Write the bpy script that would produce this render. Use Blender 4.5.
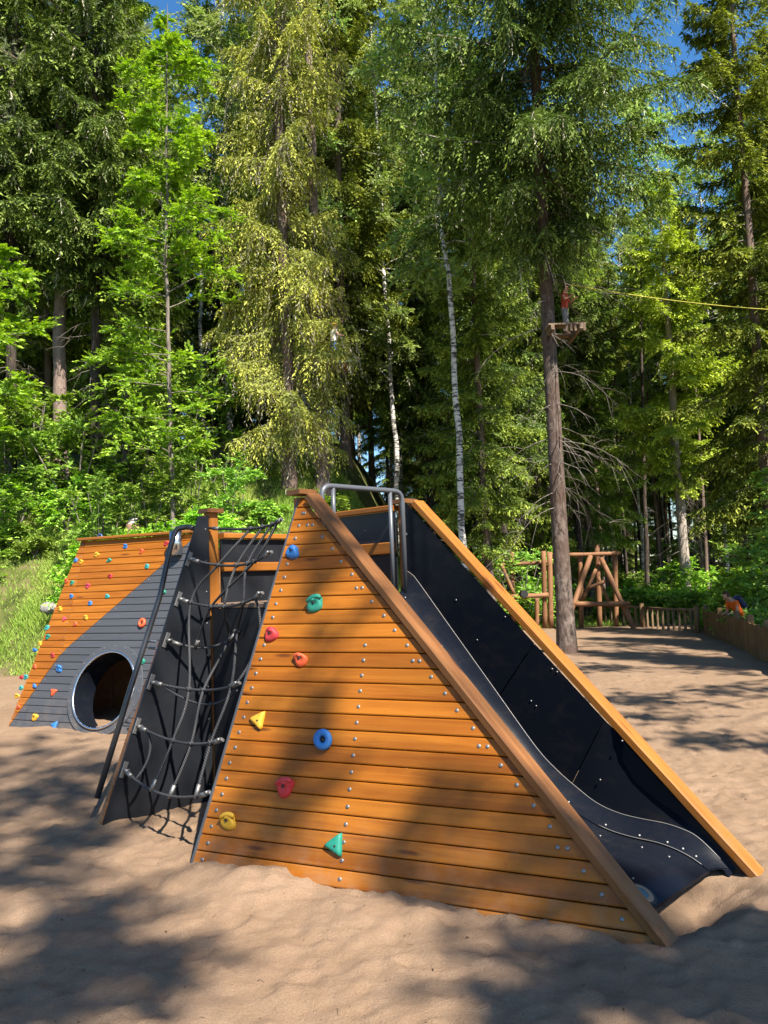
import bpy, bmesh, math, random
import numpy as np
from mathutils import Vector, Matrix

scene = bpy.context.scene
for o in list(bpy.data.objects):
    bpy.data.objects.remove(o, do_unlink=True)

# ------------------------------------------------------------------ camera
F_PX, PITCH, ROLL, EYE = 788.6, 0.0861, 0.0361, 1.6
FW = np.array([0, math.cos(PITCH), math.sin(PITCH)])
RT = np.array([1.0, 0, 0])
UP = np.array([0, -math.sin(PITCH), math.cos(PITCH)])
CR = math.cos(ROLL) * RT - math.sin(ROLL) * UP
CU = math.sin(ROLL) * RT + math.cos(ROLL) * UP
cam_d = bpy.data.cameras.new('camera')
cam = bpy.data.objects.new('camera', cam_d)
scene.collection.objects.link(cam)
cam_d.sensor_fit = 'VERTICAL'
cam_d.sensor_height = 36.0
cam_d.lens = 36.0 * F_PX / 1024.0
cam_d.clip_start = 0.05
cam_d.clip_end = 2000
M = Matrix.Identity(4)
for i in range(3):
    M[i][0], M[i][1], M[i][2] = CR[i], CU[i], -FW[i]
M[2][3] = EYE
cam.matrix_world = M
scene.camera = cam

# ------------------------------------------------------------------ sky, sun, exposure
SUN = Vector((0.354, -0.537, 0.765)).normalized()      # towards the sun: behind the camera, to the right
world = bpy.data.worlds.new('World')
scene.world = world
world.use_nodes = True
wn = world.node_tree
bg = wn.nodes['Background']
sky = wn.nodes.new('ShaderNodeTexSky')
sky.sky_type = 'NISHITA'
sky.sun_disc = False
sky.sun_elevation = math.asin(SUN.z)
sky.sun_rotation = math.atan2(SUN.x, SUN.y)
sky.air_density = 1.0
sky.dust_density = 0.4
sky.ozone_density = 2.0
hs_ = wn.nodes.new('ShaderNodeHueSaturation')
hs_.inputs['Saturation'].default_value = 1.3
wn.links.new(sky.outputs[0], hs_.inputs['Color'])
wn.links.new(hs_.outputs[0], bg.inputs[0])
bg.inputs[1].default_value = 0.078
sun_d = bpy.data.lights.new('sun', 'SUN')
sun_d.energy = 5.0
sun_d.angle = math.radians(0.53)
sun_d.color = (1.0, 0.93, 0.82)
sun = bpy.data.objects.new('sun', sun_d)
sun.rotation_euler = SUN.to_track_quat('Z', 'Y').to_euler()
sun.location = (8, -12, 20)
scene.collection.objects.link(sun)
scene.view_settings.view_transform = 'Standard'
scene.view_settings.look = 'None'
scene.view_settings.gamma = 1.0
scene.view_settings.use_curve_mapping = False
scene.view_settings.exposure = 1.6
scene.cycles.use_denoising = True
scene.cycles.max_bounces = 8
scene.cycles.diffuse_bounces = 3
scene.cycles.transmission_bounces = 4

# ------------------------------------------------------------------ helpers
rng = np.random.default_rng(7)
COL = scene.collection


def ray(px, py):
    return FW + CR * (px - 384) / F_PX + CU * (512 - py) / F_PX


CAM = np.array([0, 0, EYE])


def on_z(px, py, z=0.0):
    d = ray(px, py)
    return CAM + d * ((z - EYE) / d[2])


def on_y(px, py, Y):
    d = ray(px, py)
    return CAM + d * (Y / d[1])


def nrm(v):
    v = np.asarray(v, float)
    return v / max(1e-9, np.linalg.norm(v))


class MB:
    """collects polygons; builds ONE mesh object"""

    def __init__(self):
        self.v, self.f, self.m, self.s, self.g, self.t = [], [], [], [], [], []

    def add(self, verts, faces, mi=0, smooth=False, grain=None, tone=None):
        b = len(self.v)
        self.v += [tuple(p) for p in verts]
        self.f += [tuple(b + i for i in f) for f in faces]
        self.m += [mi] * len(faces)
        self.s += [smooth] * len(faces)
        self.g += [tuple(p) for p in (grain if grain is not None else verts)]
        if tone is None:
            tone = 0.5
        self.t += [tone] * len(verts)

    def beam(self, p0, p1, side, w, h, ch=0.006, mi=0, cap=True, cut0=None, cut1=None):
        """chamfered bar from p0 to p1; side = width direction, h the other one"""
        p0, p1 = np.asarray(p0, float), np.asarray(p1, float)
        L = np.linalg.norm(p1 - p0)
        d = (p1 - p0) / L
        sv = np.asarray(side, float)
        sv = nrm(sv - d * (sv @ d))
        uv = np.cross(d, sv)
        a, b = w / 2, h / 2
        sec = [(-a + ch, -b), (a - ch, -b), (a, -b + ch), (a, b - ch), (a - ch, b), (-a + ch, b), (-a, b - ch), (-a, -b + ch)]
        k = rng.uniform(0, 60, 3)
        V, G = [], []
        for q, u in ((p0, 0), (p1, L)):
            for (x, y) in sec:
                V.append(q + sv * x + uv * y)
                G.append((u + k[0], x + k[1], y + k[2]))
        n = len(sec)
        Fs = [(i, (i + 1) % n, n + (i + 1) % n, n + i) for i in range(n)]
        if cap:
            Fs += [tuple(range(n))[::-1], tuple(range(n, 2 * n))]
        self.add(V, Fs, mi, False, G, rng.uniform(0, 1))

    def tube(self, pts, r, seg=10, mi=0, cap=True, smooth=True):
        pts = [np.asarray(p, float) for p in pts]
        n = len(pts)
        rs = r if hasattr(r, '__len__') else [r] * n
        k = rng.uniform(0, 60, 3)
        V, G, Fs = [], [], []
        ref = None
        u = 0
        for i in range(n):
            d = nrm(pts[min(i + 1, n - 1)] - pts[max(i - 1, 0)])
            if ref is None:
                ref = np.array([1.0, 0, 0]) if abs(d[0]) < 0.8 else np.array([0, 1.0, 0])
            ref = nrm(ref - d * (ref @ d))
            b = np.cross(d, ref)
            if i:
                u += np.linalg.norm(pts[i] - pts[i - 1])
            for j in range(seg):
                a = 2 * math.pi * j / seg
                V.append(pts[i] + (ref * math.cos(a) + b * math.sin(a)) * rs[i])
                G.append((u + k[0], math.cos(a) * rs[i] + k[1], math.sin(a) * rs[i] + k[2]))
        for i in range(n - 1):
            for j in range(seg):
                j2 = (j + 1) % seg
                Fs.append((i * seg + j, i * seg + j2, (i + 1) * seg + j2, (i + 1) * seg + j))
        t = rng.uniform(0, 1)
        self.add(V, Fs, mi, smooth, G, t)
        if cap:
            b0 = len(self.v) - len(V)
            for ring in (list(range(seg))[::-1], list(range((n - 1) * seg, n * seg))):
                self.f.append(tuple(b0 + i for i in ring))
                self.m.append(mi)
                self.s.append(False)

    def disc(self, c, n, r, h, mi=0, seg=8):
        """little domed bolt head"""
        n = nrm(n)
        a = nrm(np.cross(n, (0.3, 0.2, 0.9)))
        b = np.cross(n, a)
        c = np.asarray(c, float)
        V = []
        for (rr, hh) in ((r, -0.002), (r * 0.9, h * 0.6), (r * 0.45, h)):
            for j in range(seg):
                t = 2 * math.pi * j / seg
                V.append(c + (a * math.cos(t) + b * math.sin(t)) * rr + n * hh)
        Fs = []
        for i in range(2):
            for j in range(seg):
                j2 = (j + 1) % seg
                Fs.append((i * seg + j, i * seg + j2, (i + 1) * seg + j2, (i + 1) * seg + j))
        Fs.append(tuple(range(2 * seg, 3 * seg)))
        self.add(V, Fs, mi, True)

    def slab(self, poly, n, t, mi=0):
        """flat plate: 3-D polygon (outer face) thickened by t against n"""
        poly = [np.asarray(p, float) for p in poly]
        n = nrm(n)
        k = len(poly)
        V = poly + [p - n * t for p in poly]
        nn = np.zeros(3)
        for i in range(k):
            nn += np.cross(poly[i], poly[(i + 1) % k])
        o = list(range(k))
        if nn @ n < 0:
            o = o[::-1]
        Fs = [tuple(o), tuple(i + k for i in o[::-1])]
        for i in range(k):
            a, b = o[i], o[(i + 1) % k]
            Fs.append((a, a + k, b + k, b))
        self.add(V, Fs, mi)

    def build(self, name, mats, parent=None, label=None):
        me = bpy.data.meshes.new(name)
        me.from_pydata([tuple(map(float, p)) for p in self.v], [], self.f)
        if not isinstance(mats, (list, tuple)):
            mats = [mats]
        for m in mats:
            me.materials.append(m)
        me.polygons.foreach_set('material_index', self.m)
        me.polygons.foreach_set('use_smooth', self.s)
        a = me.attributes.new('grain', 'FLOAT_VECTOR', 'POINT')
        a.data.foreach_set('vector', np.array(self.g, float).ravel())
        a = me.attributes.new('tone', 'FLOAT', 'POINT')
        a.data.foreach_set('value', np.array(self.t, float))
        me.update()
        ob = bpy.data.objects.new(name, me)
        COL.objects.link(ob)
        if parent is not None:
            ob.parent = parent
        if label:
            ob['label'] = label
        return ob


def fast_mesh(name, V, Fq, mats, attrs=None, smooth=False, mi=None):
    """V (n,3), Fq (m,k) numpy; attrs: {name: float per vertex}"""
    me = bpy.data.meshes.new(name)
    n, (m, k) = len(V), Fq.shape
    me.vertices.add(n)
    me.vertices.foreach_set('co', np.ascontiguousarray(V, np.float32).ravel())
    me.loops.add(m * k)
    me.loops.foreach_set('vertex_index', np.ascontiguousarray(Fq, np.int32).ravel())
    me.polygons.add(m)
    me.polygons.foreach_set('loop_start', np.arange(0, m * k, k, dtype=np.int32))
    me.polygons.foreach_set('loop_total', np.full(m, k, np.int32))
    if smooth:
        me.polygons.foreach_set('use_smooth', np.ones(m, bool))
    if not isinstance(mats, (list, tuple)):
        mats = [mats]
    for q in mats:
        me.materials.append(q)
    if mi is not None:
        me.polygons.foreach_set('material_index', np.asarray(mi, np.int32))
    for key, val in (attrs or {}).items():
        a = me.attributes.new(key, 'FLOAT', 'POINT')
        a.data.foreach_set('value', np.asarray(val, np.float32))
    me.update(calc_edges=True)
    me.validate()
    return me


def link(name, data, parent=None):
    o = bpy.data.objects.new(name, data)
    COL.objects.link(o)
    if parent is not None:
        o.parent = parent
    return o


def tag(o, label=None, cat=None, group=None, kind=None):
    for k, v in (('label', label), ('category', cat), ('group', group), ('kind', kind)):
        if v:
            o[k] = v
    return o


def thing(name, label, cat, loc=(0, 0, 0), rotz=0.0, group=None):
    o = bpy.data.objects.new(name, None)
    o.empty_display_size = 0.2
    COL.objects.link(o)
    o.location = loc
    o.rotation_euler = (0, 0, rotz)
    return tag(o, label, cat, group)


def copy_thing(o, label=None):
    c = o.copy()
    COL.objects.link(c)
    for ch in o.children:
        d = ch.copy()
        COL.objects.link(d)
        d.parent = c
        for g in ch.children:
            e = g.copy()
            COL.objects.link(e)
            e.parent = d
    if label:
        c['label'] = label
    return c


def smooth_noise(x, y, seed=0):
    """cheap value noise on numpy arrays"""
    xi, yi = np.floor(x).astype(int), np.floor(y).astype(int)
    xf, yf = x - xi, y - yi
    u, v = xf * xf * (3 - 2 * xf), yf * yf * (3 - 2 * yf)

    def h(a, b):
        n = (a * 374761393 + b * 668265263 + seed * 144665) & 0x7fffffff
        n = ((n ^ (n >> 13)) * 1274126177) & 0x7fffffff
        return ((n ^ (n >> 16)) & 0xffff) / 65535.0
    return (h(xi, yi) * (1 - u) + h(xi + 1, yi) * u) * (1 - v) + (h(xi, yi + 1) * (1 - u) + h(xi + 1, yi + 1) * u) * v


# ------------------------------------------------------------------ materials
class NT:
    def __init__(self, name):
        self.mat = bpy.data.materials.new(name)
        self.mat.use_nodes = True
        self.nt = self.mat.node_tree
        self.n = self.nt.nodes
        self.p = self.n['Principled BSDF']
        self.out = self.n['Material Output']

    def new(self, t, **kw):
        q = self.n.new('ShaderNode' + t)
        for k, v in kw.items():
            if k.startswith('i_'):
                q.inputs[k[2:].replace('_', ' ')].default_value = v
            else:
                setattr(q, k, v)
        return q

    def l(self, a, b):
        self.nt.links.new(a, b)

    def attr(self, name):
        return self.new('Attribute', attribute_name=name)

    def mapping(self, src, scale, loc=(0, 0, 0)):
        m = self.new('Mapping')
        m.inputs['Scale'].default_value = scale
        m.inputs['Location'].default_value = loc
        self.l(src, m.inputs['Vector'])
        return m.outputs[0]

    def noise(self, vec, scale, detail=4, rough=0.55, dist=0.0):
        q = self.new('TexNoise')
        q.inputs['Scale'].default_value = scale
        q.inputs['Detail'].default_value = detail
        q.inputs['Roughness'].default_value = rough
        q.inputs['Distortion'].default_value = dist
        self.l(vec, q.inputs['Vector'])
        return q.outputs['Fac']

    def ramp(self, fac, stops):
        q = self.new('ValToRGB')
        e = q.color_ramp.elements
        while len(e) < len(stops):
            e.new(0.5)
        for el, (p, c) in zip(e, stops):
            el.position = p
            el.color = (*c, 1) if hasattr(c, '__len__') else (c, c, c, 1)
        self.l(fac, q.inputs[0])
        return q.outputs[0]

    def mix(self, fac, a, b, mode='MIX'):
        q = self.new('Mix', data_type='RGBA', blend_type=mode)
        ins = [i for i in q.inputs if i.enabled]
        for sock, val in zip((q.inputs[0], q.inputs[6], q.inputs[7]), (fac, a, b)):
            if hasattr(val, 'links') or hasattr(val, 'is_linked'):
                self.l(val, sock)
            elif hasattr(val, '__len__'):
                sock.default_value = (*val, 1)
            else:
                sock.default_value = val
        return q.outputs[2]

    def math(self, op, a, b=None):
        q = self.new('Math', operation=op)
        for s, v in zip(q.inputs, (a, b)):
            if v is None:
                continue
            if hasattr(v, 'is_linked'):
                self.l(v, s)
            else:
                s.default_value = v
        return q.outputs[0]

    def bump(self, h, strength, dist=0.01):
        q = self.new('Bump')
        q.inputs['Strength'].default_value = strength
        q.inputs['Distance'].default_value = dist
        self.l(h, q.inputs['Height'])
        self.l(q.outputs[0], self.p.inputs['Normal'])

    def base(self, c, rough=0.5, metal=0.0, spec=0.5):
        if hasattr(c, 'is_linked'):
            self.l(c, self.p.inputs['Base Color'])
        else:
            self.p.inputs['Base Color'].default_value = (*c, 1)
        if hasattr(rough, 'is_linked'):
            self.l(rough, self.p.inputs['Roughness'])
        else:
            self.p.inputs['Roughness'].default_value = rough
        self.p.inputs['Metallic'].default_value = metal
        self.p.inputs['Specular IOR Level'].default_value = spec
        return self.mat


def wood(name, light, dark, knot, rough=0.42, worn=0.0, tonevar=0.55):
    t = NT(name)
    g = t.attr('grain').outputs['Vector']
    g1 = t.mapping(g, (1.3, 22, 22))
    n1 = t.noise(g1, 1.0, 6, 0.6, 0.6)
    g2 = t.mapping(g, (3.0, 110, 110))
    n2 = t.noise(g2, 1.0, 3, 0.6)
    n3 = t.noise(t.mapping(g, (0.9, 3, 3)), 1.0, 3)
    c = t.ramp(n1, [(0.28, dark), (0.62, light)])
    c = t.mix(t.math('MULTIPLY', n2, 0.30), c, [x * 0.55 for x in dark])
    tv = t.attr('tone').outputs['Fac']
    c = t.mix(t.math('MULTIPLY', tv, tonevar), c, [x * 0.72 for x in dark])
    c = t.mix(t.math('MULTIPLY', t.ramp(n3, [(0.45, 0.0), (0.75, 1.0)]), 0.35), c, [min(1, x * 1.12) for x in light])
    # knots
    v = t.new('TexVoronoi', feature='F1')
    v.inputs['Scale'].default_value = 1.0
    t.l(t.mapping(g, (1.5, 9.0, 0.0)), v.inputs['Vector'])
    k = t.ramp(v.outputs['Distance'], [(0.055, 1.0), (0.14, 0.0)])
    c = t.mix(t.math('MULTIPLY', k, 0.8), c, knot)
    if worn:
        geo = t.new('NewGeometry')
        nn = t.noise(geo.outputs['Position'], 3.5, 5, 0.7)
        c = t.mix(t.math('MULTIPLY', t.ramp(nn, [(0.45, 0.0), (0.7, 1.0)]), worn), c, (0.36, 0.27, 0.19))
    sx = t.new('SeparateXYZ')
    oc = t.new('TexCoord').outputs['Object']
    t.l(oc, sx.inputs[0])
    low = t.ramp(sx.outputs[2], [(0.03, 1.0), (0.42, 0.0)])
    dn = t.ramp(t.noise(oc, 7.0, 6, 0.7), [(0.42, 0.0), (0.68, 1.0)])
    c = t.mix(t.math('MULTIPLY', t.math('MULTIPLY', low, dn), 0.3), c, (0.24, 0.17, 0.11))
    sc_ = t.ramp(t.noise(t.mapping(oc, (9, 9, 2.2)), 2.0, 5, 0.75), [(0.64, 0.0), (0.72, 1.0)])
    c = t.mix(t.math('MULTIPLY', sc_, 0.35), c, [x * 0.5 for x in dark])
    t.bump(t.math('ADD', n1, n2), 0.25, 0.004)
    rr = t.math('ADD', t.math('MULTIPLY', n1, 0.25), rough - 0.1)
    return t.base(c, rr, 0, 0.2)


M_WOOD = wood('orange_glazed_pine', (0.335, 0.118, 0.0115), (0.20, 0.056, 0.005), (0.06, 0.016, 0.004), 0.34)
M_WOOD_IN = wood('orange_glazed_post', (0.3240, 0.1224, 0.0216), (0.2160, 0.0720, 0.0108), (0.0864, 0.0252, 0.0058))
M_RAIL = wood('brown_glazed_rail', (0.2232, 0.0972, 0.0324), (0.1224, 0.0490, 0.0173), (0.0360, 0.0130, 0.0072))
M_DECK = wood('worn_deck_board', (0.1944, 0.1296, 0.0864), (0.1008, 0.0648, 0.0432), (0.0432, 0.0216, 0.0144), 0.7, 0.4)
M_DARKPLANK = wood('charcoal_painted_plank', (0.0612, 0.0648, 0.0734), (0.0504, 0.0540, 0.0619), (0.0432, 0.0461, 0.0518), 0.5, 0.0, 0.3)
M_LOG = wood('peeled_log_wood', (0.2592, 0.1332, 0.0648), (0.1512, 0.0648, 0.0302), (0.0576, 0.0216, 0.0108), 0.65)
M_FENCE = wood('weathered_fence_wood', (0.1872, 0.1080, 0.0432), (0.0864, 0.0468, 0.0187), (0.0504, 0.0216, 0.0086), 0.7, 0.2)
M_RAILFENCE = wood('grey_brown_pole_wood', (0.1872, 0.1224, 0.0648), (0.0864, 0.0540, 0.0288), (0.0432, 0.0216, 0.0108), 0.75, 0.3)


def plastic(name, c, rough=0.45, scratch=0.0, bump=0.0, dust=0.0, spec=0.5):
    t = NT(name)
    tc = t.new('TexCoord').outputs['Object']
    n = t.noise(tc, 3.0, 5, 0.65)
    col = t.mix(t.math('MULTIPLY', n, 0.4), c, [x * 1.5 for x in c])
    if dust:
        d = t.noise(t.mapping(tc, (1, 1, 1.6)), 5.0, 6, 0.7, 0.5)
        col = t.mix(t.math('MULTIPLY', t.ramp(d, [(0.5, 0.0), (0.75, 1.0)]), dust), col, (0.34, 0.25, 0.17))
    if scratch:
        s = t.noise(t.mapping(tc, (2, 160, 2)), 1.0, 2, 0.5)
        col = t.mix(t.math('MULTIPLY', t.ramp(s, [(0.62, 0.0), (0.75, 1.0)]), scratch), col, (0.18, 0.18, 0.19))
    if bump:
        t.bump(t.noise(tc, 120, 3), bump, 0.002)
    rr = t.math('ADD', t.math('MULTIPLY', n, 0.25), rough - 0.12)
    return t.base(col, rr, 0, spec)


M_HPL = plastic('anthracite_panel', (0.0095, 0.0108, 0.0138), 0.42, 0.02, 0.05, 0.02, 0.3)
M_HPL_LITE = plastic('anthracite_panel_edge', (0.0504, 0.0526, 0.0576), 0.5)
M_SLIDE = plastic('black_slide_sheet', (0.0055, 0.007, 0.011), 0.25, 0.03, 0.0, 0.025, 0.07)
M_STRIP = plastic('worn_edge_strip', (0.1152, 0.1116, 0.1080), 0.4, 0.0, 0.0, 0.3)
M_ROPE = None


def rope_mat():
    t = NT('black_steel_core_rope')
    tc = t.attr('grain').outputs['Vector']
    w = t.new('TexWave', wave_type='BANDS', bands_direction='DIAGONAL')
    w.inputs['Scale'].default_value = 40
    t.l(t.mapping(tc, (1, 0.5, 0.5)), w.inputs['Vector'])
    c = t.mix(w.outputs['Fac'], (0.012, 0.012, 0.013), (0.055, 0.055, 0.058))
    t.bump(w.outputs['Fac'], 0.5, 0.004)
    return t.base(c, 0.7, 0, 0.3)


M_ROPE = rope_mat()


def metal(name, c, rough=0.35):
    t = NT(name)
    tc = t.new('TexCoord').outputs['Object']
    n = t.noise(tc, 30, 4)
    return t.base(t.mix(t.math('MULTIPLY', n, 0.5), c, [x * 0.7 for x in c]), t.math('ADD', t.math('MULTIPLY', n, 0.2), rough - 0.1), 1.0)


M_STEEL = metal('stainless_steel', (0.62, 0.62, 0.63), 0.25)
M_BOLT = metal('zinc_bolt', (0.25, 0.245, 0.235), 0.6)
M_PIPE = plastic('grey_coated_pipe', (0.0612, 0.0662, 0.0756), 0.38)
M_PIPE_D = plastic('dark_coated_pipe', (0.02, 0.021, 0.024), 0.36)
M_BLACK = plastic('black_rubber', (0.008, 0.008, 0.009), 0.6)
HOLD_COL = {'blue': (0.02, 0.16, 0.46), 'green': (0.01, 0.22, 0.15), 'red': (0.50, 0.02, 0.03), 'orange': (0.62, 0.085, 0.02),
            'yellow': (0.66, 0.36, 0.02), 'teal': (0.02, 0.30, 0.30), 'pink': (0.52, 0.04, 0.09)}
HOLD_COL = {k: tuple(x * 0.75 for x in v) for k, v in HOLD_COL.items()}
M_HOLD = {k: plastic(k + '_resin', v, 0.6, 0, 0.6, 0.10) for k, v in HOLD_COL.items()}


def bark(name, a, b, c=None, scale=(6, 6, 1.2), bump=0.8, moss=0.0):
    t = NT(name)
    tc = t.new('TexCoord').outputs['Object']
    oi = t.new('ObjectInfo').outputs['Random']
    m = t.new('Mapping')
    m.inputs['Scale'].default_value = scale
    t.l(tc, m.inputs['Vector'])
    n = t.noise(m.outputs[0], 3.0, 6, 0.7, 0.6)
    n2 = t.noise(tc, 1.1, 3)
    col = t.ramp(n, [(0.35, a), (0.65, b)])
    if c is not None:
        col = t.mix(t.ramp(n2, [(0.42, 0.0), (0.62, 1.0)]), col, c)
    t.bump(n, bump, 0.03)
    return t.base(col, 0.9, 0, 0.15)


M_BARK = bark('spruce_bark', (0.05, 0.036, 0.028), (0.20, 0.155, 0.125), (0.15, 0.10, 0.08))
M_BARK_BIG = bark('flaky_spruce_bark', (0.014, 0.010, 0.008), (0.20, 0.155, 0.128), (0.085, 0.055, 0.042), (4.5, 4.5, 2.0), 1.0)
M_BARK_PALE = bark('pale_spruce_bark', (0.15, 0.12, 0.10), (0.42, 0.37, 0.32), (0.30, 0.25, 0.21))
M_BARK_DARK = bark('dark_spruce_bark', (0.022, 0.017, 0.014), (0.085, 0.065, 0.052), None)
M_BARK_PINE = bark('pine_bark', (0.10, 0.07, 0.058), (0.29, 0.22, 0.185), (0.20, 0.145, 0.12), (5, 5, 1.8))
M_TWIG = bark('grey_twig', (0.09, 0.075, 0.06), (0.24, 0.21, 0.18), None)


def birch_bark():
    t = NT('birch_bark')
    tc = t.new('TexCoord').outputs['Object']
    n = t.noise(t.mapping(tc, (2.5, 2.5, 12)), 1.6, 5, 0.7)
    n2 = t.noise(t.mapping(tc, (3, 3, 1.6)), 1.0, 4, 0.6)
    c = t.ramp(n, [(0.44, (0.05, 0.045, 0.04)), (0.52, (0.58, 0.55, 0.5))])
    c = t.mix(t.ramp(n2, [(0.55, 0.0), (0.66, 1.0)]), c, (0.09, 0.08, 0.07))
    return t.base(c, 0.8, 0, 0.2)


M_BIRCH = birch_bark()


def leafmat(name, a, b, tip, trans=0.35, rough=0.55, hue=0.0):
    """two leaf greens by clump, younger colour towards the tips"""
    t = NT(name)
    t.n.remove(t.p)
    tone = t.attr('tone').outputs['Fac']
    tipf = t.attr('tip').outputs['Fac']
    oi = t.new('ObjectInfo').outputs['Random']
    c = t.mix(tone, a, b)
    c = t.mix(t.math('MULTIPLY', tipf, 0.85), c, tip)
    hs = t.new('HueSaturation')
    t.l(c, hs.inputs['Color'])
    t.l(t.math('ADD', t.math('MULTIPLY', oi, 0.5), 0.75), hs.inputs['Value'])
    t.l(t.math('ADD', t.math('MULTIPLY', oi, 0.03), 0.487), hs.inputs['Hue'])
    d = t.new('BsdfDiffuse')
    t.l(hs.outputs[0], d.inputs[0])
    tr = t.new('BsdfTranslucent')
    br = t.new('HueSaturation')
    br.inputs['Value'].default_value = trans * 1.5
    br.inputs['Saturation'].default_value = 1.12
    t.l(hs.outputs[0], br.inputs['Color'])
    t.l(br.outputs[0], tr.inputs[0])
    mx = t.new('AddShader')
    t.l(d.outputs[0], mx.inputs[0])
    t.l(tr.outputs[0], mx.inputs[1])
    gl = t.new('BsdfGlossy')
    gl.inputs['Roughness'].default_value = rough
    m2 = t.new('MixShader')
    m2.inputs[0].default_value = 0.012
    t.l(mx.outputs[0], m2.inputs[1])
    t.l(gl.outputs[0], m2.inputs[2])
    t.l(m2.outputs[0], t.out.inputs['Surface'])
    return t.mat


L_SPRUCE = leafmat('spruce_needles', (0.060, 0.090, 0.016), (0.125, 0.165, 0.027), (0.32, 0.38, 0.058), 0.32)
L_DARK = leafmat('shaded_spruce_needles', (0.032, 0.050, 0.012), (0.070, 0.098, 0.022), (0.19, 0.24, 0.044), 0.27)  # darker needle copy, the shade of some crowns put into its colour
L_YELL = leafmat('yellow_green_spruce_needles', (0.12, 0.17, 0.022), (0.22, 0.28, 0.036), (0.44, 0.52, 0.068), 0.34)
L_WEEP = leafmat('weeping_spruce_needles', (0.165, 0.200, 0.050), (0.295, 0.335, 0.075), (0.54, 0.58, 0.10), 0.36)
L_DRY = leafmat('dry_hanging_twigs', (0.25, 0.225, 0.17), (0.44, 0.40, 0.30), (0.48, 0.46, 0.32), 0.3)
L_PINE = leafmat('pine_needles', (0.10, 0.13, 0.062), (0.18, 0.21, 0.105), (0.25, 0.28, 0.14), 0.3)
L_BIRCH = leafmat('birch_leaves', (0.11, 0.165, 0.036), (0.19, 0.25, 0.062), (0.29, 0.36, 0.095), 0.42, 0.4)
L_MAPLE = leafmat('bright_maple_leaves', (0.10, 0.20, 0.022), (0.17, 0.285, 0.034), (0.28, 0.40, 0.055), 0.48, 0.45)
L_SHRUB = leafmat('shrub_leaves', (0.085, 0.16, 0.024), (0.16, 0.255, 0.04), (0.26, 0.37, 0.06), 0.42, 0.45)
L_GRASS = leafmat('bank_grass', (0.10, 0.165, 0.024), (0.18, 0.235, 0.042), (0.30, 0.31, 0.08), 0.4)


def ground_mat():
    t = NT('playground_sand_and_forest_floor')
    geo = t.new('NewGeometry').outputs['Position']
    n1 = t.noise(geo, 0.9, 6, 0.6)
    n2 = t.noise(geo, 9, 6, 0.7, 0.4)
    n3 = t.noise(geo, 140, 3, 0.7)
    c = t.ramp(n1, [(0.3, (0.190, 0.124, 0.080)), (0.7, (0.262, 0.180, 0.119))])
    c = t.mix(t.math('MULTIPLY', t.ramp(n2, [(0.35, 1.0), (0.6, 0.0)]), 0.38), c, (0.155, 0.095, 0.053))
    c = t.mix(t.math('MULTIPLY', t.ramp(n3, [(0.35, 1.0), (0.55, 0.0)]), 0.5), c, (0.135, 0.082, 0.046))
    n5 = t.noise(geo, 2.6, 7, 0.72, 0.3)
    c = t.mix(t.math('MULTIPLY', t.ramp(n5, [(0.46, 0.0), (0.66, 1.0)]), 0.42), c, (0.150, 0.096, 0.058))
    n6 = t.noise(geo, 260, 2, 0.6)
    c = t.mix(t.math('MULTIPLY', t.ramp(n6, [(0.50, 0.0), (0.70, 1.0)]), 0.35), c, (0.38, 0.275, 0.185))
    v = t.new('TexVoronoi')
    v.inputs['Scale'].default_value = 38
    t.l(geo, v.inputs['Vector'])
    rare = t.noise(geo, 21, 2)
    deb = t.math('MULTIPLY', t.ramp(v.outputs['Distance'], [(0.10, 1.0), (0.2, 0.0)]), t.ramp(rare, [(0.58, 0.0), (0.64, 1.0)]))
    c = t.mix(t.math('MULTIPLY', deb, 0.8), c, (0.10, 0.065, 0.04))
    soil = t.ramp(t.noise(geo, 2.5, 6, 0.7), [(0.35, (0.035, 0.040, 0.014)), (0.5, (0.07, 0.085, 0.02)), (0.68, (0.13, 0.10, 0.055))])
    mask = t.attr('forest').outputs['Fac']
    c = t.mix(mask, c, soil)
    n4 = t.noise(geo, 42, 5, 0.7, 0.15)
    h = t.math('ADD', t.math('ADD', t.math('MULTIPLY', n2, 0.45), t.math('MULTIPLY', n3, 0.40)), t.math('MULTIPLY', n4, 0.28))
    t.bump(h, 0.8, 0.026)
    return t.base(c, 0.95, 0, 0.1)


M_GROUND = ground_mat()
# ------------------------------------------------------------------ ground
S_, Y_ = np.array([1, -1, 0]) / math.sqrt(2), np.array([1, 1, 0]) / math.sqrt(2)
P0 = np.array([-0.5625, 5.297, 0.0])


def LW(X, Y, z=0.0):
    return P0 + S_ * X + Y_ * Y + np.array([0, 0, z])


def to_local(p):
    d = np.asarray(p) - P0
    return np.array([d @ S_, d @ Y_, d[2]])


def hit(px, py, n, d0):
    """where the photo's sight line meets a plane of the play structure (its own axes)"""
    o = to_local(CAM)
    d = ray(px, py)
    dl = np.array([d @ S_, d @ Y_, d[2]])
    n = np.asarray(n, float)
    return o + dl * ((d0 - n @ o) / (n @ dl))


def sstep(a, b, x):
    t = np.clip((x - a) / (b - a), 0, 1)
    return t * t * (3 - 2 * t)


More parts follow.
